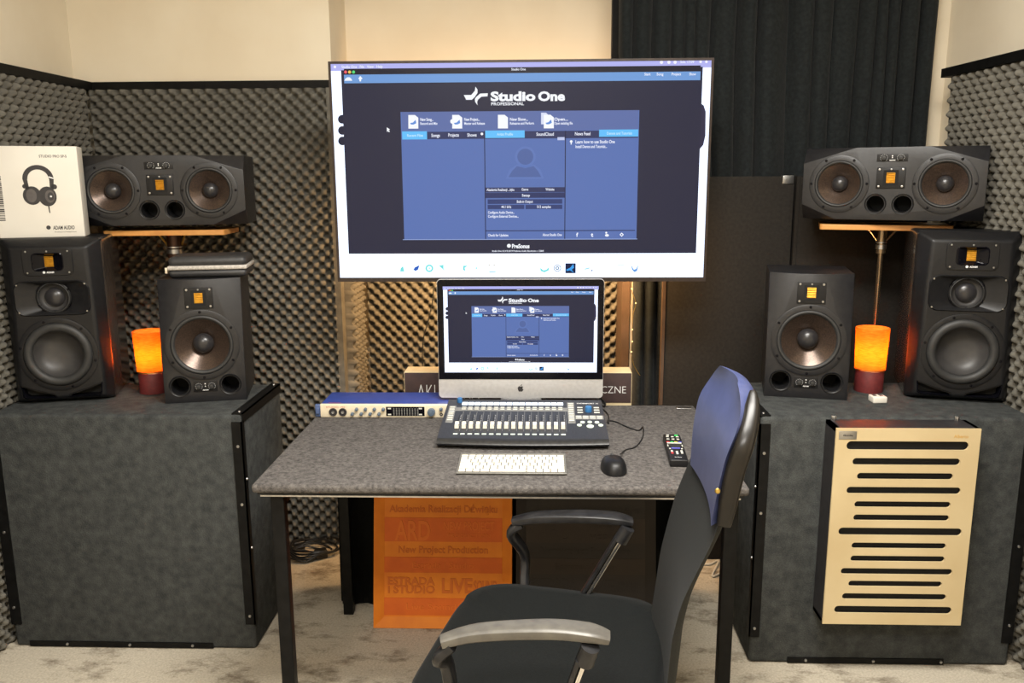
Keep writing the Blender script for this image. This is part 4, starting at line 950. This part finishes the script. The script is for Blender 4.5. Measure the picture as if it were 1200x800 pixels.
def controller():
    x, yf, yb, z = -.047, 2.250, 2.532, DZ; w = .243
    t = thing('fader_controller', 'charcoal sixteen-fader mixing controller in front of the computer', 'mixing controller', (x, yf, z), math.radians(-.3))
    L = yb-yf; h0, h1 = .026, .068        # sloping deck
    def dz(y_): return h0+(h1-h0)*(y_/L)
    # body profile prism across x with slightly bowed front
    n = 24; vs = []; fs = []
    for i in range(n+1):
        u = -1+2*i/n; bow = -.012*(1-u*u)
        xx = u*w; tp = (1-.035*1) 
        prof = [(bow, .012), (bow-.002, .018), (bow+.006, h0-.001), (.035, dz(.035)), (L, h1), (L, .004), (.02, .004)]
        for (yy, zz) in prof:
            kx = 1-.02*(yy/L); vs.append((xx*kx, yy, zz))
    k = 7
    for i in range(n):
        for j in range(k): fs.append((i*k+j, (i+1)*k+j, (i+1)*k+(j+1) % k, i*k+(j+1) % k))
    fs.append(tuple(range(k))); fs.append(tuple(n*k+j for j in range(k))[::-1])
    MB().add(vs, fs).build('body', 'fp', t, local=True, angle=25, weld=True)
    S = math.atan2(h1-h0, L)
    def D(x_, y_, dzz=0): return T(x_, y_, dz(y_)+dzz, S)     # deck frame: local x right, y up-slope, z out
    def plate(x0, x1, y0, y1, mk, name, th=.0012, par=t, rr=.0005):
        return MB().rbox(x0-(x0+x1)/2, x1-(x0+x1)/2, -(y1-y0)/2, (y1-y0)/2, -.0005, th, rr, D((x0+x1)/2, (y0+y1)/2)).build(name, mk, par, local=True)
    # front lip lighter band
    vs = []; fs = []
    for i in range(n+1):
        u = -1+2*i/n; bow = -.012*(1-u*u)
        vs += [(u*w*.998, bow-.0035, .017), (u*w*.998, bow+.0045, h0-.001), (u*w*.998, .012, dz(.012)+.0004)]
    for i in range(n): fs += [(i*3, (i+1)*3, (i+1)*3+1, i*3+1), (i*3+1, (i+1)*3+1, (i+1)*3+2, i*3+2)]
    MB().add(vs, fs).build('front_lip', 'fp_front', t, local=True, angle=60)
    # grey upper strip
    plate(-w*.93, w*.56, L*.70, L*.79, 'fstrip', 'label_strip', .0006)
    fx0, fx1 = -w*.795, w*.475
    for i in range(16):
        u = i/15; xb = fx0+(fx1-fx0)*u; xt = xb*.955
        MB().rbox(-.0088, .0088, -.010, .010, 0, .0018, .0008, D(xt, L*.885)).build('channel_display', 'lcd', t, local=True)
        MB().rbox(-.0065, .0065, -.0028, .0028, 0, .0022, .0008, D(xt, L*.785)).build('button', 'btn', t, local=True)
        MB().rbox(-.0065, .0065, -.0028, .0028, 0, .0022, .0008, D(xt, L*.74)).build('button', 'btn', t, local=True)
        c = MB().rbox(-.0012, .0012, -.054, .050, 0, .0008, .0002, D(xb, L*.42)).build('fader_slot', 'slot', t, local=True)
        tk = MB()
        for q in range(11): tk.box(.0036, .0066, -.0004, .0004, 0, .0005, D(xb, L*(.27+.032*q)))
        tk.build('scale_marks', 'print', c, local=True, smooth_=False)
        dv = MB(); dv.box(-.0006, .0006, -.075, .06, 0, .0005, D(xb+.0098, L*.47)); dv.build('divider_line', 'fstrip', t, local=True, smooth_=False)
        cap = MB(); cap.add([(-.0062, -.012, .001), (.0062, -.012, .001), (.0062, .012, .001), (-.0062, .012, .001), (-.0055, -.010, .014), (.0055, -.010, .014), (.0055, .0, .010), (-.0055, .0, .010), (.0055, .010, .014), (-.0055, .010, .014)],
            [(0, 1, 5, 4), (4, 5, 6, 7), (7, 6, 8, 9), (9, 8, 2, 3), (0, 4, 7, 9, 3), (1, 2, 8, 6, 5)], D(xb, L*.30))
        cap.build('fader_cap', 'key', t, local=True, smooth_=False, bevel=.0008)
        MB().rbox(-.0065, .0065, -.0032, .0032, 0, .0016, .0008, D(xb, L*.135)).build('select_button', 'led', t, local=True)
    # left & right button columns
    for (xx, nm) in ((-w*.905, 9), (w*.585, 9)):
        plate(xx-.011, xx+.011, L*.40, L*.93 if xx > 0 else L*.83, 'fstrip', 'button_column_plate', .0008)
        for q in range(nm if xx > 0 else 7): MB().rbox(-.008, .008, -.0035, .0035, 0, .0022, .0008, D(xx, L*(.47+.053*q))).build('button', 'btn', t, local=True)
    MB().lathe([(.008, 0), (.008, .010), (.007, .014), (.0001, .0145)], D(-w*.83, L*.93), 24).build('knob', 'blue_knob', t, local=True)
    # transport section
    xr = w*.80
    for q in range(3):
        for s_ in (-1, 1): MB().rbox(-.0085, .0085, -.0035, .0035, 0, .0022, .0012, D(xr+s_*.025, L*(.79-.062*q))).build('button', 'btn', t, local=True)
    MB().lathe([(.0105, 0), (.0105, .012), (.009, .016), (.0001, .0165)], D(xr, L*.705), 28).build('knob', 'blue_knob', t, local=True)
    plate(xr-.043, xr+.043, L*.50, L*.595, 'fstrip', 'button_row_plate', .0008)
    for q in range(4):
        for r_ in range(2): MB().rbox(-.0085, .0085, -.0032, .0032, 0, .0022, .001, D(xr-.031+q*.0207, L*(.527+.043*r_))).build('button', 'btn', t, local=True)
    for (dx, dy, r_) in ((-.021, .425, .0068), (0, .43, .0068), (.021, .425, .0068), (-.031, .355, .0072), (.031, .355, .0072), (0, .33, .0105)):
        MB().lathe([(r_, 0), (r_, .0018), (r_*.9, .0024), (.0001, .0024)], D(xr+dx, L*dy), 24).build('round_button', 'led', t, local=True)
    ins = MB(); ins.text('FADERPORT 16', .010, D(xr, L*.90, .0012) @ Matrix.Rotation(-PI/2, 4, 'X'), width=.066, bold=.0003); ins.build('inscription', 'print', t, local=True, smooth_=False)
    for s_ in (-1, 1):
        for yy in (.03, L-.03): MB().cyl((s_*.2, yy, 0), (s_*.2, yy, .006), .01).build('rubber_foot', 'rubber', t, local=True)
controller()

def keyboard():
    t = thing('keyboard', 'slim white and aluminium computer keyboard lying on the desk before the mixing controller', 'keyboard', (-.0715, 2.040, DZ), math.radians(.0))
    w, L = .286, .132; S = math.atan2(.010, L)
    MB().rbox(-w/2, w/2, 0, L, 0, .0045, .0018, T(0, 0, .002, S)).build('base', 'kb_base', t, local=True)
    MB().cyl((-w/2+.004, L-.008, .009), (w/2-.004, L-.008, .009), .0088, n=20).build('battery_tube', 'kb_base', t, local=True)
    rows = [(.0075, [1]*14, .6), ]
    pitch = (w-.012)/14.6
    lay = [([1, 1, 1, 1.28, 5.1, 1.28, 1, 1, 1, 1], .019, .0), ([2.35]+[1]*10+[2.25], .019, 0), ([1.8]+[1]*11+[1.8], .019, 0), ([1.5]+[1]*12+[1.1], .019, 0), ([1]*13+[1.6], .019, 0), ([1.02]*14, .011, 0)]
    y_ = .005
    for (ws, hh, _) in lay:
        tot = sum(ws); x_ = -w/2+.005; sc_ = (w-.010)/tot
        for q in ws:
            MB().rbox(x_+.0012, x_+q*sc_-.0012, y_+.0012, y_+hh-.0012, .0045, .0068, .0009, T(0, 0, .002, S), seg=2).build('key', 'key', t, local=True)
            x_ += q*sc_
        y_ += hh+.0006
keyboard()
def mouse():
    p = on_z(719, 543, DZ+.015)
    t = thing('computer_mouse', 'black computer mouse with cable lying right of the keyboard', 'mouse', (p.x, p.y-.005, DZ), math.radians(4))
    n, m_ = 28, 14; vs = []; fs = []
    for j in range(m_+1):
        ph = PI/2*j/m_
        for i in range(n):
            a = 2*PI*i/n; rx, ry = .033, .056
            c, s_ = math.cos(a), math.sin(a)
            X = rx*math.copysign(abs(c)**.8, c)*math.cos(ph)**.55; Y = ry*math.copysign(abs(s_)**.85, s_)*math.cos(ph)**.55
            Z = .034*math.sin(ph)*(1-.12*(Y/.056)) 
            vs.append((X, Y, Z+.001))
    for j in range(m_):
        for i in range(n): fs.append((j*n+i, j*n+(i+1) % n, (j+1)*n+(i+1) % n, (j+1)*n+i))
    fs.append(tuple(range(n))[::-1])
    MB().add(vs, fs).build('body', 'black', t, local=True, angle=60)
    MB().lathe([(.006, -.003), (.007, -.0015), (.007, .0015), (.006, .003)], T(0, .030, .0285, 0, PI/2, 0), 20, True, True).build('scroll_wheel', 'rubber', t, local=True)
    pts = [on_z(727, 532, DZ+.012), on_z(733, 527, DZ+.003), on_z(745, 523, DZ+.003), on_z(753, 512, DZ+.003), on_z(753.5, 500, DZ+.006), on_z(748, 504, DZ+.003), on_z(735, 500, DZ+.003), on_z(722, 494, DZ+.003), on_z(712, 492.5, DZ+.003)]
    pts += [Vector((.215, 2.50, DZ+.003)), Vector((.22, 2.60, DZ+.004)), Vector((.2, 2.68, DZ+.006))]
    MB().tube(pts, .0018, n=8).build('cable', 'cable', t)
mouse()
def remote():
    p = Vector((.375, 2.222, 0))
    t = thing('remote_control', 'black television remote control with coloured buttons on the right of the desk', 'remote control', (p.x, p.y, DZ), math.radians(-3.5))
    w, L, H = .048, .225, .02
    MB().rbox(-w/2, w/2, -L/2, L/2, .0, H, .003).build('body', 'black', t, local=True)
    def bt(x, y, a_, b_, mk, name='button'): MB().rbox(x-a_/2, x+a_/2, y-b_/2, y+b_/2, H-.001, H+.0018, .0008).build(name, mk, t, local=True)
    bt(.012, L*.45, .010, .007, 'green', 'power_button'); bt(-.012, L*.45, .008, .005, 'btn')
    for r_ in range(4):
        for c_ in range(3): bt(-.014+c_*.014, L*(.39-.05*r_), .008, .004, 'rubber' if r_ % 2 else 'btn')
    for i, mk in enumerate(('red', 'green', 'yellow', 'sblue')): bt(-.0165+i*.011, L*.17, .009, .005, mk)
    bt(0, L*.13, .040, .006, 'btn', 'wide_button')
    MB().lathe([(.017, 0), (.017, .001), (.0145, .0016), (.011, .0012), (.0001, .001)], T(0, L*.03, H), 32).build('navigation_pad', 'rubber', t, local=True)
    for s_ in (-1, 1): bt(s_*.0195, L*.03, .003, .014, 'btn')
    bt(0, -L*.07, .024, .006, 'sblue', 'wide_button')
    for s_ in (-1, 1): bt(s_*.016, -L*.09, .005, .005, 'btn')
    for (x, y, mk) in ((-.013, -.18, 'btn'), (0, -.21, 'btn'), (.013, -.18, 'btn'), (-.013, -.25, 'red'), (.013, -.245, 'btn'), (0, -.27, 'btn')): bt(x, L*y, .006, .010, mk)
    MB().text('SONY', .007, Matrix.Translation((0, -L*.40, H+.0004)) @ Matrix.Rotation(-PI/2, 4, 'X'), width=.02).build('logo', 'print', t, local=True, smooth_=False)
remote()
# cables
def cable(name, pts, r, mk, label, cat='cable', sub=6):
    return tag(MB().tube(pts, r, n=8, sub=sub).build(name, mk), label, cat)
random.seed(11)
cs = thing('cable_bundle', 'tangle of black cables behind the foot of the computer', 'cables', (.12, 2.71, DZ))
for k in range(5):
    pts = [(.02+.03*k, 2.700, DZ+.02+.01*k), (.06+.02*k, 2.712, DZ+.045-.005*k), (.12+.015*k, 2.70, DZ+.012+.008*k), (.17+.012*k, 2.715, DZ+.036-.006*k), (.215, 2.69, DZ+.006)]
    MB().tube([Vector(p)+Vector((0, random.uniform(-.006, .006), 0)) for p in pts], .003, n=8).build('cable', 'cable', cs)
cable('hanging_cable', [on_y(508, 334, 3.30), on_y(507, 352, 3.30), on_y(502, 375, 3.29), on_y(496, 398, 3.28), on_y(495, 425, 3.27), on_y(497, 445, 3.26), on_y(499, 470, 3.25)], .0022, 'cable', 'thin dark cable hanging against the lit foam left of the computer')
fl = thing('fairy_lights', 'thin string of tiny lights hanging at the curtain edge right of the computer', 'string lights', tuple(on_y(742, 400, 3.12)))
fp = [on_y(*q, 3.12) for q in ((742, 322), (740, 338), (745, 355), (742, 368), (741, 386), (741, 400), (740, 412), (743, 428), (750, 440))]
MB().tube(fp, .0012, n=6).build('wire', 'brass', fl)
for i in (1, 2, 4, 5, 6): MB().lathe([(.0001, -.004), (.003, 0), (.0001, .004)], Matrix.Translation(fp[i]), 8).build('tiny_bulb', 'fairy', fl)
# floor cables
pc = thing('coiled_power_cables', 'coiled black mains cables with plugs lying on the carpet left of the desk', 'cables', (-.95, 3.05, 0))
for k in range(5):
    c0 = on_z(356+4*k, 652-2*k, .01); rr = .05+.008*k
    MB().tube([c0+Vector((rr*1.3*math.cos(a/10*2*PI), rr*math.sin(a/10*2*PI)*.9, .004*k+.006+.006*math.sin(a*2.2+k))) for a in range(11)], .0042, n=8, sub=4).build('cable', 'cable', pc)
for (px, py) in ((350, 637), (376, 648)):
    q = on_z(px, py, .02); MB().rbox(-.024, .024, -.02, .02, -.019, .016, .006, Matrix.Translation(q) @ Matrix.Rotation(.5, 4, 'Z')).build('plug', 'cable', pc)
cable('white_cable', [on_z(812, 600, .01), on_z(822, 630, .006), on_z(818, 655, .006), on_z(830, 661, .006), on_z(842, 657, .006), (.66, 2.98, .006), (.72, 3.03, .006)], .004, 'white_cable', 'white cable lying on the carpet behind the right desk leg')

# signs leaning on the draped cabinet
def sign(x0, x1, label, mb_, md, mt, ml, ztop):
    yb, yt = 2.59, 2.735; W = x1-x0; H = .475
    lean = -math.asin((yt-yb-.045)/H)
    t = thing('embossed_sign', label, 'sign', ((x0+x1)/2, yb, 0), 0, rx=lean)
    D_ = .04; bv = .034
    A = [(-W/2, 0), (W/2, 0), (W/2, H), (-W/2, H)]; B = [(-W/2+bv, bv), (W/2-bv, bv), (W/2-bv, H-bv), (-W/2+bv, H-bv)]
    vs = [(p[0], D_, p[1]) for p in A]+[(p[0], .006, p[1]) for p in A]+[(p[0], -.012, p[1]) for p in A][:0]
    # raised outer rim sloping inward to the recessed face
    vs = [(a, D_, b_) for a, b_ in A]+[(a, -.006, b_) for a, b_ in A]+[(a, .012, b_) for a, b_ in B]
    fs = [(3, 2, 1, 0)]+[(i, (i+1) % 4, 4+(i+1) % 4, 4+i) for i in range(4)]+[(4+i, 4+(i+1) % 4, 8+(i+1) % 4, 8+i) for i in range(4)]+[(8, 9, 10, 11)]
    MB().add(vs, fs).build('board', mb_, t, local=True, smooth_=False, bevel=.002)
    iw = W-2*bv; y = .0115
    def row(v0, v1): return bv+(H-2*bv)*(1-v1), bv+(H-2*bv)*(1-v0)
    rows = ((.17, .37), (.50, .63), (.84, .985))
    for a, b_ in rows:
        z0, z1_ = row(a, b_); MB().box(-iw/2, iw/2, y-.001, y+.001, z0, z1_).build('dark_band', md, t, local=True, smooth_=False)
    def zz(v): return bv+(H-2*bv)*(1-v)
    MB().text('Akademia Realizacji Dźwięku', .034, T(0, y-.001, zz(.095)), width=iw*.92, depth=.0008, bold=.0006).build('raised_lettering', mt, t, local=True, smooth_=False)
    MB().text('New Project Production', .034, T(0, y-.001, zz(.435)), width=iw*.76, depth=.0008, bold=.0006).build('raised_lettering', mt, t, local=True, smooth_=False)
    MB().text('ESTRADA', .036, T(-iw*.27, y-.001, zz(.70)), width=iw*.40, depth=.0008, bold=.0012).build('raised_lettering', mt, t, local=True, smooth_=False)
    MB().text('i STUDIO', .036, T(-iw*.27, y-.001, zz(.77)), width=iw*.40, depth=.0008, bold=.0012).build('raised_lettering', mt, t, local=True, smooth_=False)
    MB().text('LIVE', .07, T(iw*.12, y-.001, zz(.735)), width=iw*.26, depth=.0008, bold=.002).build('raised_lettering', mt, t, local=True, smooth_=False)
    MB().text('SOUND', .05, T(iw*.36, y-.001, zz(.735)), width=iw*.2, depth=.0008, bold=.001).build('raised_lettering', mt, t, local=True, smooth_=False)
    MB().text('ARD', .095, T(-iw*.26, y-.002, zz(.275)), width=iw*.30, depth=.0008, bold=.002).build('pale_lettering', ml, t, local=True, smooth_=False)
    MB().text('NEW PROJECT', .042, T(iw*.22, y-.002, zz(.235)), width=iw*.43, depth=.0008, bold=.0006).build('pale_lettering', ml, t, local=True, smooth_=False)
    MB().text('PRODUCTION', .020, T(iw*.22, y-.002, zz(.315)), width=iw*.36, depth=.0008).build('pale_lettering', ml, t, local=True, smooth_=False)
    MB().text('Estrada i Studio', .030, T(0, y-.002, zz(.565)), width=iw*.52, depth=.0008).build('pale_lettering', ml, t, local=True, smooth_=False)
    MB().text('Live Sound', .030, T(-iw*.1, y-.002, zz(.91)), width=iw*.42, depth=.0008).build('pale_lettering', ml, t, local=True, smooth_=False)
sign(-.563, -.092, 'orange embossed lettered board leaning under the desk', 'orange', 'orange_dk', 'orange_tx', 'orange_tl', .6)
sign(-.078, .393, 'dark embossed lettered board leaning under the desk, right of the orange one', 'bsign', 'bsign2', 'bsign', 'bsign2', .6)

# ================================================================== CHAIR
def interp(curve, z):
    """monotone x(z) through the control points, smoothed"""
    c = sorted(curve, key=lambda q: q[1])
    def lin(z):
        if z <= c[0][1]: a, b_ = c[0], c[1]
        elif z >= c[-1][1]: return c[-1][0]
        else:
            for a, b_ in zip(c, c[1:]):
                if a[1] <= z <= b_[1]: break
        return a[0]+(b_[0]-a[0])*(z-a[1])/(b_[1]-a[1])
    ws = [math.exp(-(k/3)**2) for k in range(-6, 7)]
    return sum(w*lin(z+k*.009) for w, k in zip(ws, range(-6, 7)))/sum(ws)
def chair():
    t = thing('office_chair', 'black mesh-backed office chair with grey armrests standing before the desk, facing left', 'office chair', (.03, 1.66, 0), math.radians(-12))
    Tm = WM[t.name]
    fw = Tm.to_3x3() @ Vector((-1, 0, 0)); sd = Tm.to_3x3() @ Vector((0, 1, 0))
    # seat cushion (local: front = -x, far side = +y)
    n = 56; A = []
    def se(a, rx, ry, p=.42):
        c, s_ = math.cos(a), math.sin(a); return rx*math.copysign(abs(c)**p, c), ry*math.copysign(abs(s_)**p, s_)
    vs = []; fs = []
    prof = [(.90, .405), (.97, .415), (1.0, .435), (1.0, .458), (.975, .478), (.93, .488), (.8, .492), (.5, .487), (.2, .484)]
    for (k, z) in prof:
        for i in range(n):
            X, Y = se(2*PI*i/n, .262*k, .258*k, .34); X -= .022; Y += .022
            Y *= (1+.0*X); z_ = z+(.010 if abs(Y) > .2 and k < .95 and z > .48 else 0)-(.012*max(0, (-X-.14)/.105)**1.6)
            vs.append((X, Y, z_))
    L = len(prof)
    for j in range(L-1):
        for i in range(n): fs.append((j*n+i, j*n+(i+1) % n, (j+1)*n+(i+1) % n, (j+1)*n+i))
    fs.append(tuple(range(n))[::-1]); fs.append(tuple((L-1)*n+i for i in range(n)))
    MB().add(vs, fs).build('seat', 'seat', t, local=True, angle=60)
    MB().rbox(-.2, .2, -.2, .2, .385, .408, .006).build('seat_pan', 'armblack', t, local=True)
    # backrest from edge curves (world)
    Yn, Yf = 1.47, 1.85
    near = [(lambda p: (p.x, p.z))(on_y(*q, Yn)) for q in ((889, 462), (880, 492), (860, 530), (848, 580), (840, 625), (817, 670), (799, 705), (787, 750), (784, 800), (783, 830))]
    far = [(lambda p: (p.x, p.z))(on_y(*q, Yf)) for q in ((832, 447), (825, 480), (812, 530), (791, 580), (775, 640), (766, 690), (758, 720), (744, 760))]
    capf = [(lambda p: (p.x, p.z))(on_y(*q, Yf-.05)) for q in ((842, 440), (829, 462), (822, 500), (819, 540), (817, 590))]
    def sheet(z0, z1, cn, cf, yn, yf, th, name, mk, m_=26, dep=.02, top_round=0.0, squeeze=0.0):
        nv = 20; vs = []; fs = []
        for side in (0, 1):
            for j in range(m_+1):
                v = j/m_; z = z0+(z1-z0)*v
                xn, xf = interp(cn, z), interp(cf, z)
                sq = 1.0
                if top_round: sq = (1-max(0, (v-(1-top_round))/top_round)**2.4*.55)
                if squeeze: sq *= 1-squeeze*max(0, (.35-v)/.35)**1.5
                for i in range(nv+1):
                    u = i/nv; e = (2*u-1); e2 = e*sq
                    uu = (e2+1)/2; y_ = yn+(yf-yn)*uu
                    x_ = xn+(xf-xn)*uu+dep*(1-e*e)
                    ed = (1-abs(e)**6)*(1-max(0, (v-.93)/.07)**2*.8)
                    x_ += (th*ed*side)
                    vs.append((x_, y_, z+(.0 if not top_round else 0)))
        W = nv+1; O = W*(m_+1)
        for j in range(m_):
            for i in range(nv):
                fs.append((j*W+i, (j+1)*W+i, (j+1)*W+i+1, j*W+i+1)); fs.append((O+j*W+i, O+j*W+i+1, O+(j+1)*W+i+1, O+(j+1)*W+i))
        for i in range(nv): fs.append((i, i+1, O+i+1, O+i)); fs.append((m_*W+i, O+m_*W+i, O+m_*W+i+1, m_*W+i+1))
        for j in range(m_): fs.append((j*W, O+j*W, O+(j+1)*W, (j+1)*W)); fs.append((j*W+nv, (j+1)*W+nv, O+(j+1)*W+nv, O+j*W+nv))
        return MB().add(vs, fs).build(name, mk, t, angle=50, weld=True)
    sheet(.46, 1.0, near, far, Yn, Yf, .022, 'backrest_mesh', 'mesh', dep=.012, squeeze=.25)
    # moulded cap over the top of the backrest
    capn = [(x-.014, z) for x, z in near]
    sheet(.865, 1.114, capn, [(x-.018, z) for x, z in capf], Yn-.004, Yf-.045, .030, 'backrest_cap', 'cap', m_=30, dep=.012, top_round=.42)
    rim = []
    for z in (.866, .90, .94, .98, 1.02, 1.055, 1.085, 1.105):
        rim.append(Vector((interp(near, z)+.010, Yn-.002+.0*z+(max(0, z-1.03)*.9), z)))
    MB().strap(rim, [.026, .034, .036, .036, .034, .028, .012], [.02, .03, .03, .03, .026, .02, .008], (1, -.25, 0), r=.8).build('backrest_rim', 'cap_rim', t)
    q = on_y(842, 577, Yn-.03); MB().lathe([(.0001, .004), (.004, .003), (.0055, 0)], Matrix.Translation(q+Vector((0, .008, 0))) @ FRONT, 12).build('screw', 'brass', t)
    # spine bracket from under seat to backrest
    def W_(x, y, z): return Tm @ Vector((x, y, z))
    MB().strap([W_(.02, 0, .375), W_(.14, 0, .37), W_(.19, 0, .40), W_(.205, 0, .43), W_(.212, 0, .455)], .07, .02, sd).build('backrest_bracket', 'armblack', t)
    # armrests
    for s_, Y in ((-1, -.27), (1, .268)):
        if s_ < 0: F0 = on_z(517, 752, .66); F1 = on_z(560, 741, .675); F2 = on_z(640, 737, .69); F3 = on_z(690, 741, .69); F4 = on_z(714, 747, .682)
        else: F0 = on_z(601, 611, .665); F1 = on_z(630, 606, .68); F2 = on_z(680, 605, .69); F3 = on_z(720, 607, .69); F4 = on_z(741, 611, .682)
        pad = MB().strap([F0, F1, F2, F3, F4], [.034, .044, .05, .05, .034], [.02, .024, .024, .022, .014], sd, r=.55).build('armrest_pad', 'armpad' if s_ < 0 else 'armblack', t)
        root = W_(-.07, Y*.93, .40)
        if s_ < 0: mid = on_z(524, 778, .60)
        else: mid = on_z(615, 650, .56)
        MB().strap([F0+Vector((.02, 0, -.006)), F0+Vector((-.004, 0, -.03)), mid, (mid+root)/2+Vector((-.02, 0, -.01)), root+Vector((.02, 0, -.008)), W_(-.02, Y*.72, .392)], .036, .022, sd, r=.6).build('armrest_frame', 'armblack', t)
        if s_ < 0: r0, r1 = on_z(692, 757, .675), on_z(676, 800, .585)
        else: r0, r1 = on_z(736, 618, .675), on_z(690, 693, .50)
        dd = (r1-r0).normalized()
        MB().cyl(r0, r0+dd*.04, .017, .018).build('armrest_collar', 'armblack', t)
        end = r0+dd*((r0.z-.398)/abs(dd.z))
        MB().strap([r0+dd*.03, end], .026, .012, sd, r=.6, sub=2).build('armrest_post', 'chrome', t)
        MB().strap([r0+dd*.03+sd*.0+Vector((-.012, .002, 0)), end+Vector((-.012, .002, 0))], .028, .012, sd, r=.6, sub=2).build('post_cover', 'armblack', t)
    # base
    MB().cyl((0, 0, .08), (0, 0, .25), .028, T=None).cyl((0, 0, .25), (0, 0, .386), .016).build('gas_lift', 'chrome', t, local=True)
    for k in range(5):
        a = 2*PI*k/5+.3; e = Vector((.28*math.cos(a), .28*math.sin(a), 0))
        lg = MB().strap([Vector((0, 0, .115)), e*.5+Vector((0, 0, .105)), e+Vector((0, 0, .078))], [.05, .035], [.035, .022], Vector((-math.sin(a), math.cos(a), 0)), r=.6).build('base_leg', 'armblack', t, local=True)
        mm = Matrix.Translation(e) @ Matrix.Rotation(a, 4, 'Z')
        for w_ in (-1, 1): MB().lathe([(.0001, -.009), (.024, -.009), (.0265, -.006), (.0265, .006), (.024, .009), (.0001, .009)], mm @ T(0, w_*.014, .0275, PI/2), 24).build('caster_wheel', 'rubber', lg, local=True)
        MB().cyl(e+Vector((0, 0, .03)), e+Vector((0, 0, .078)), .007).build('caster_stem', 'steel', lg, local=True)
chair()

# ================================================================== LIGHTS
def area(name, loc, rot, sx, sy, e, col):
    l = bpy.data.lights.new(name, 'AREA'); l.shape = 'RECTANGLE'; l.size = sx; l.size_y = sy; l.energy = e; l.color = col
    o = bpy.data.objects.new(name, l); COL.objects.link(o); o.location = loc; o.rotation_euler = rot; return o
area('ceiling_lamp_light', (.25, 1.25, RZ-.03), (0, 0, 0), 1.1, .5, 102, (1, .965, .90))
area('ceiling_lamp_light', (-.4, -.3, RZ-.03), (0, 0, 0), 1.0, .5, 74, (1, .965, .91))
# warm light tube fixed behind the television, at the top of its rear cover
nl = bpy.data.lights.new('niche_lamp_light', 'AREA'); nl.shape = 'RECTANGLE'; nl.size = .8; nl.size_y = .05; nl.energy = 34; nl.color = (1, .60, .27)
no = bpy.data.objects.new('niche_lamp_light', nl); COL.objects.link(no); no.location = (-.05, 3.04, 1.34); no.rotation_euler = (math.radians(62), 0, 0)
wd = bpy.data.worlds.new('world'); SC.world = wd; wd.use_nodes = True
wd.node_tree.nodes['Background'].inputs[0].default_value = (.6, .55, .5, 1); wd.node_tree.nodes['Background'].inputs[1].default_value = .05
vs_ = SC.view_settings; vs_.view_transform = 'Standard'; vs_.look = 'None'; vs_.gamma = 1; vs_.exposure = 0; vs_.use_curve_mapping = False
SC.cycles.max_bounces = 6; SC.cycles.diffuse_bounces = 3; SC.cycles.caustics_reflective = False; SC.cycles.caustics_refractive = False
SC.cycles.use_denoising = True
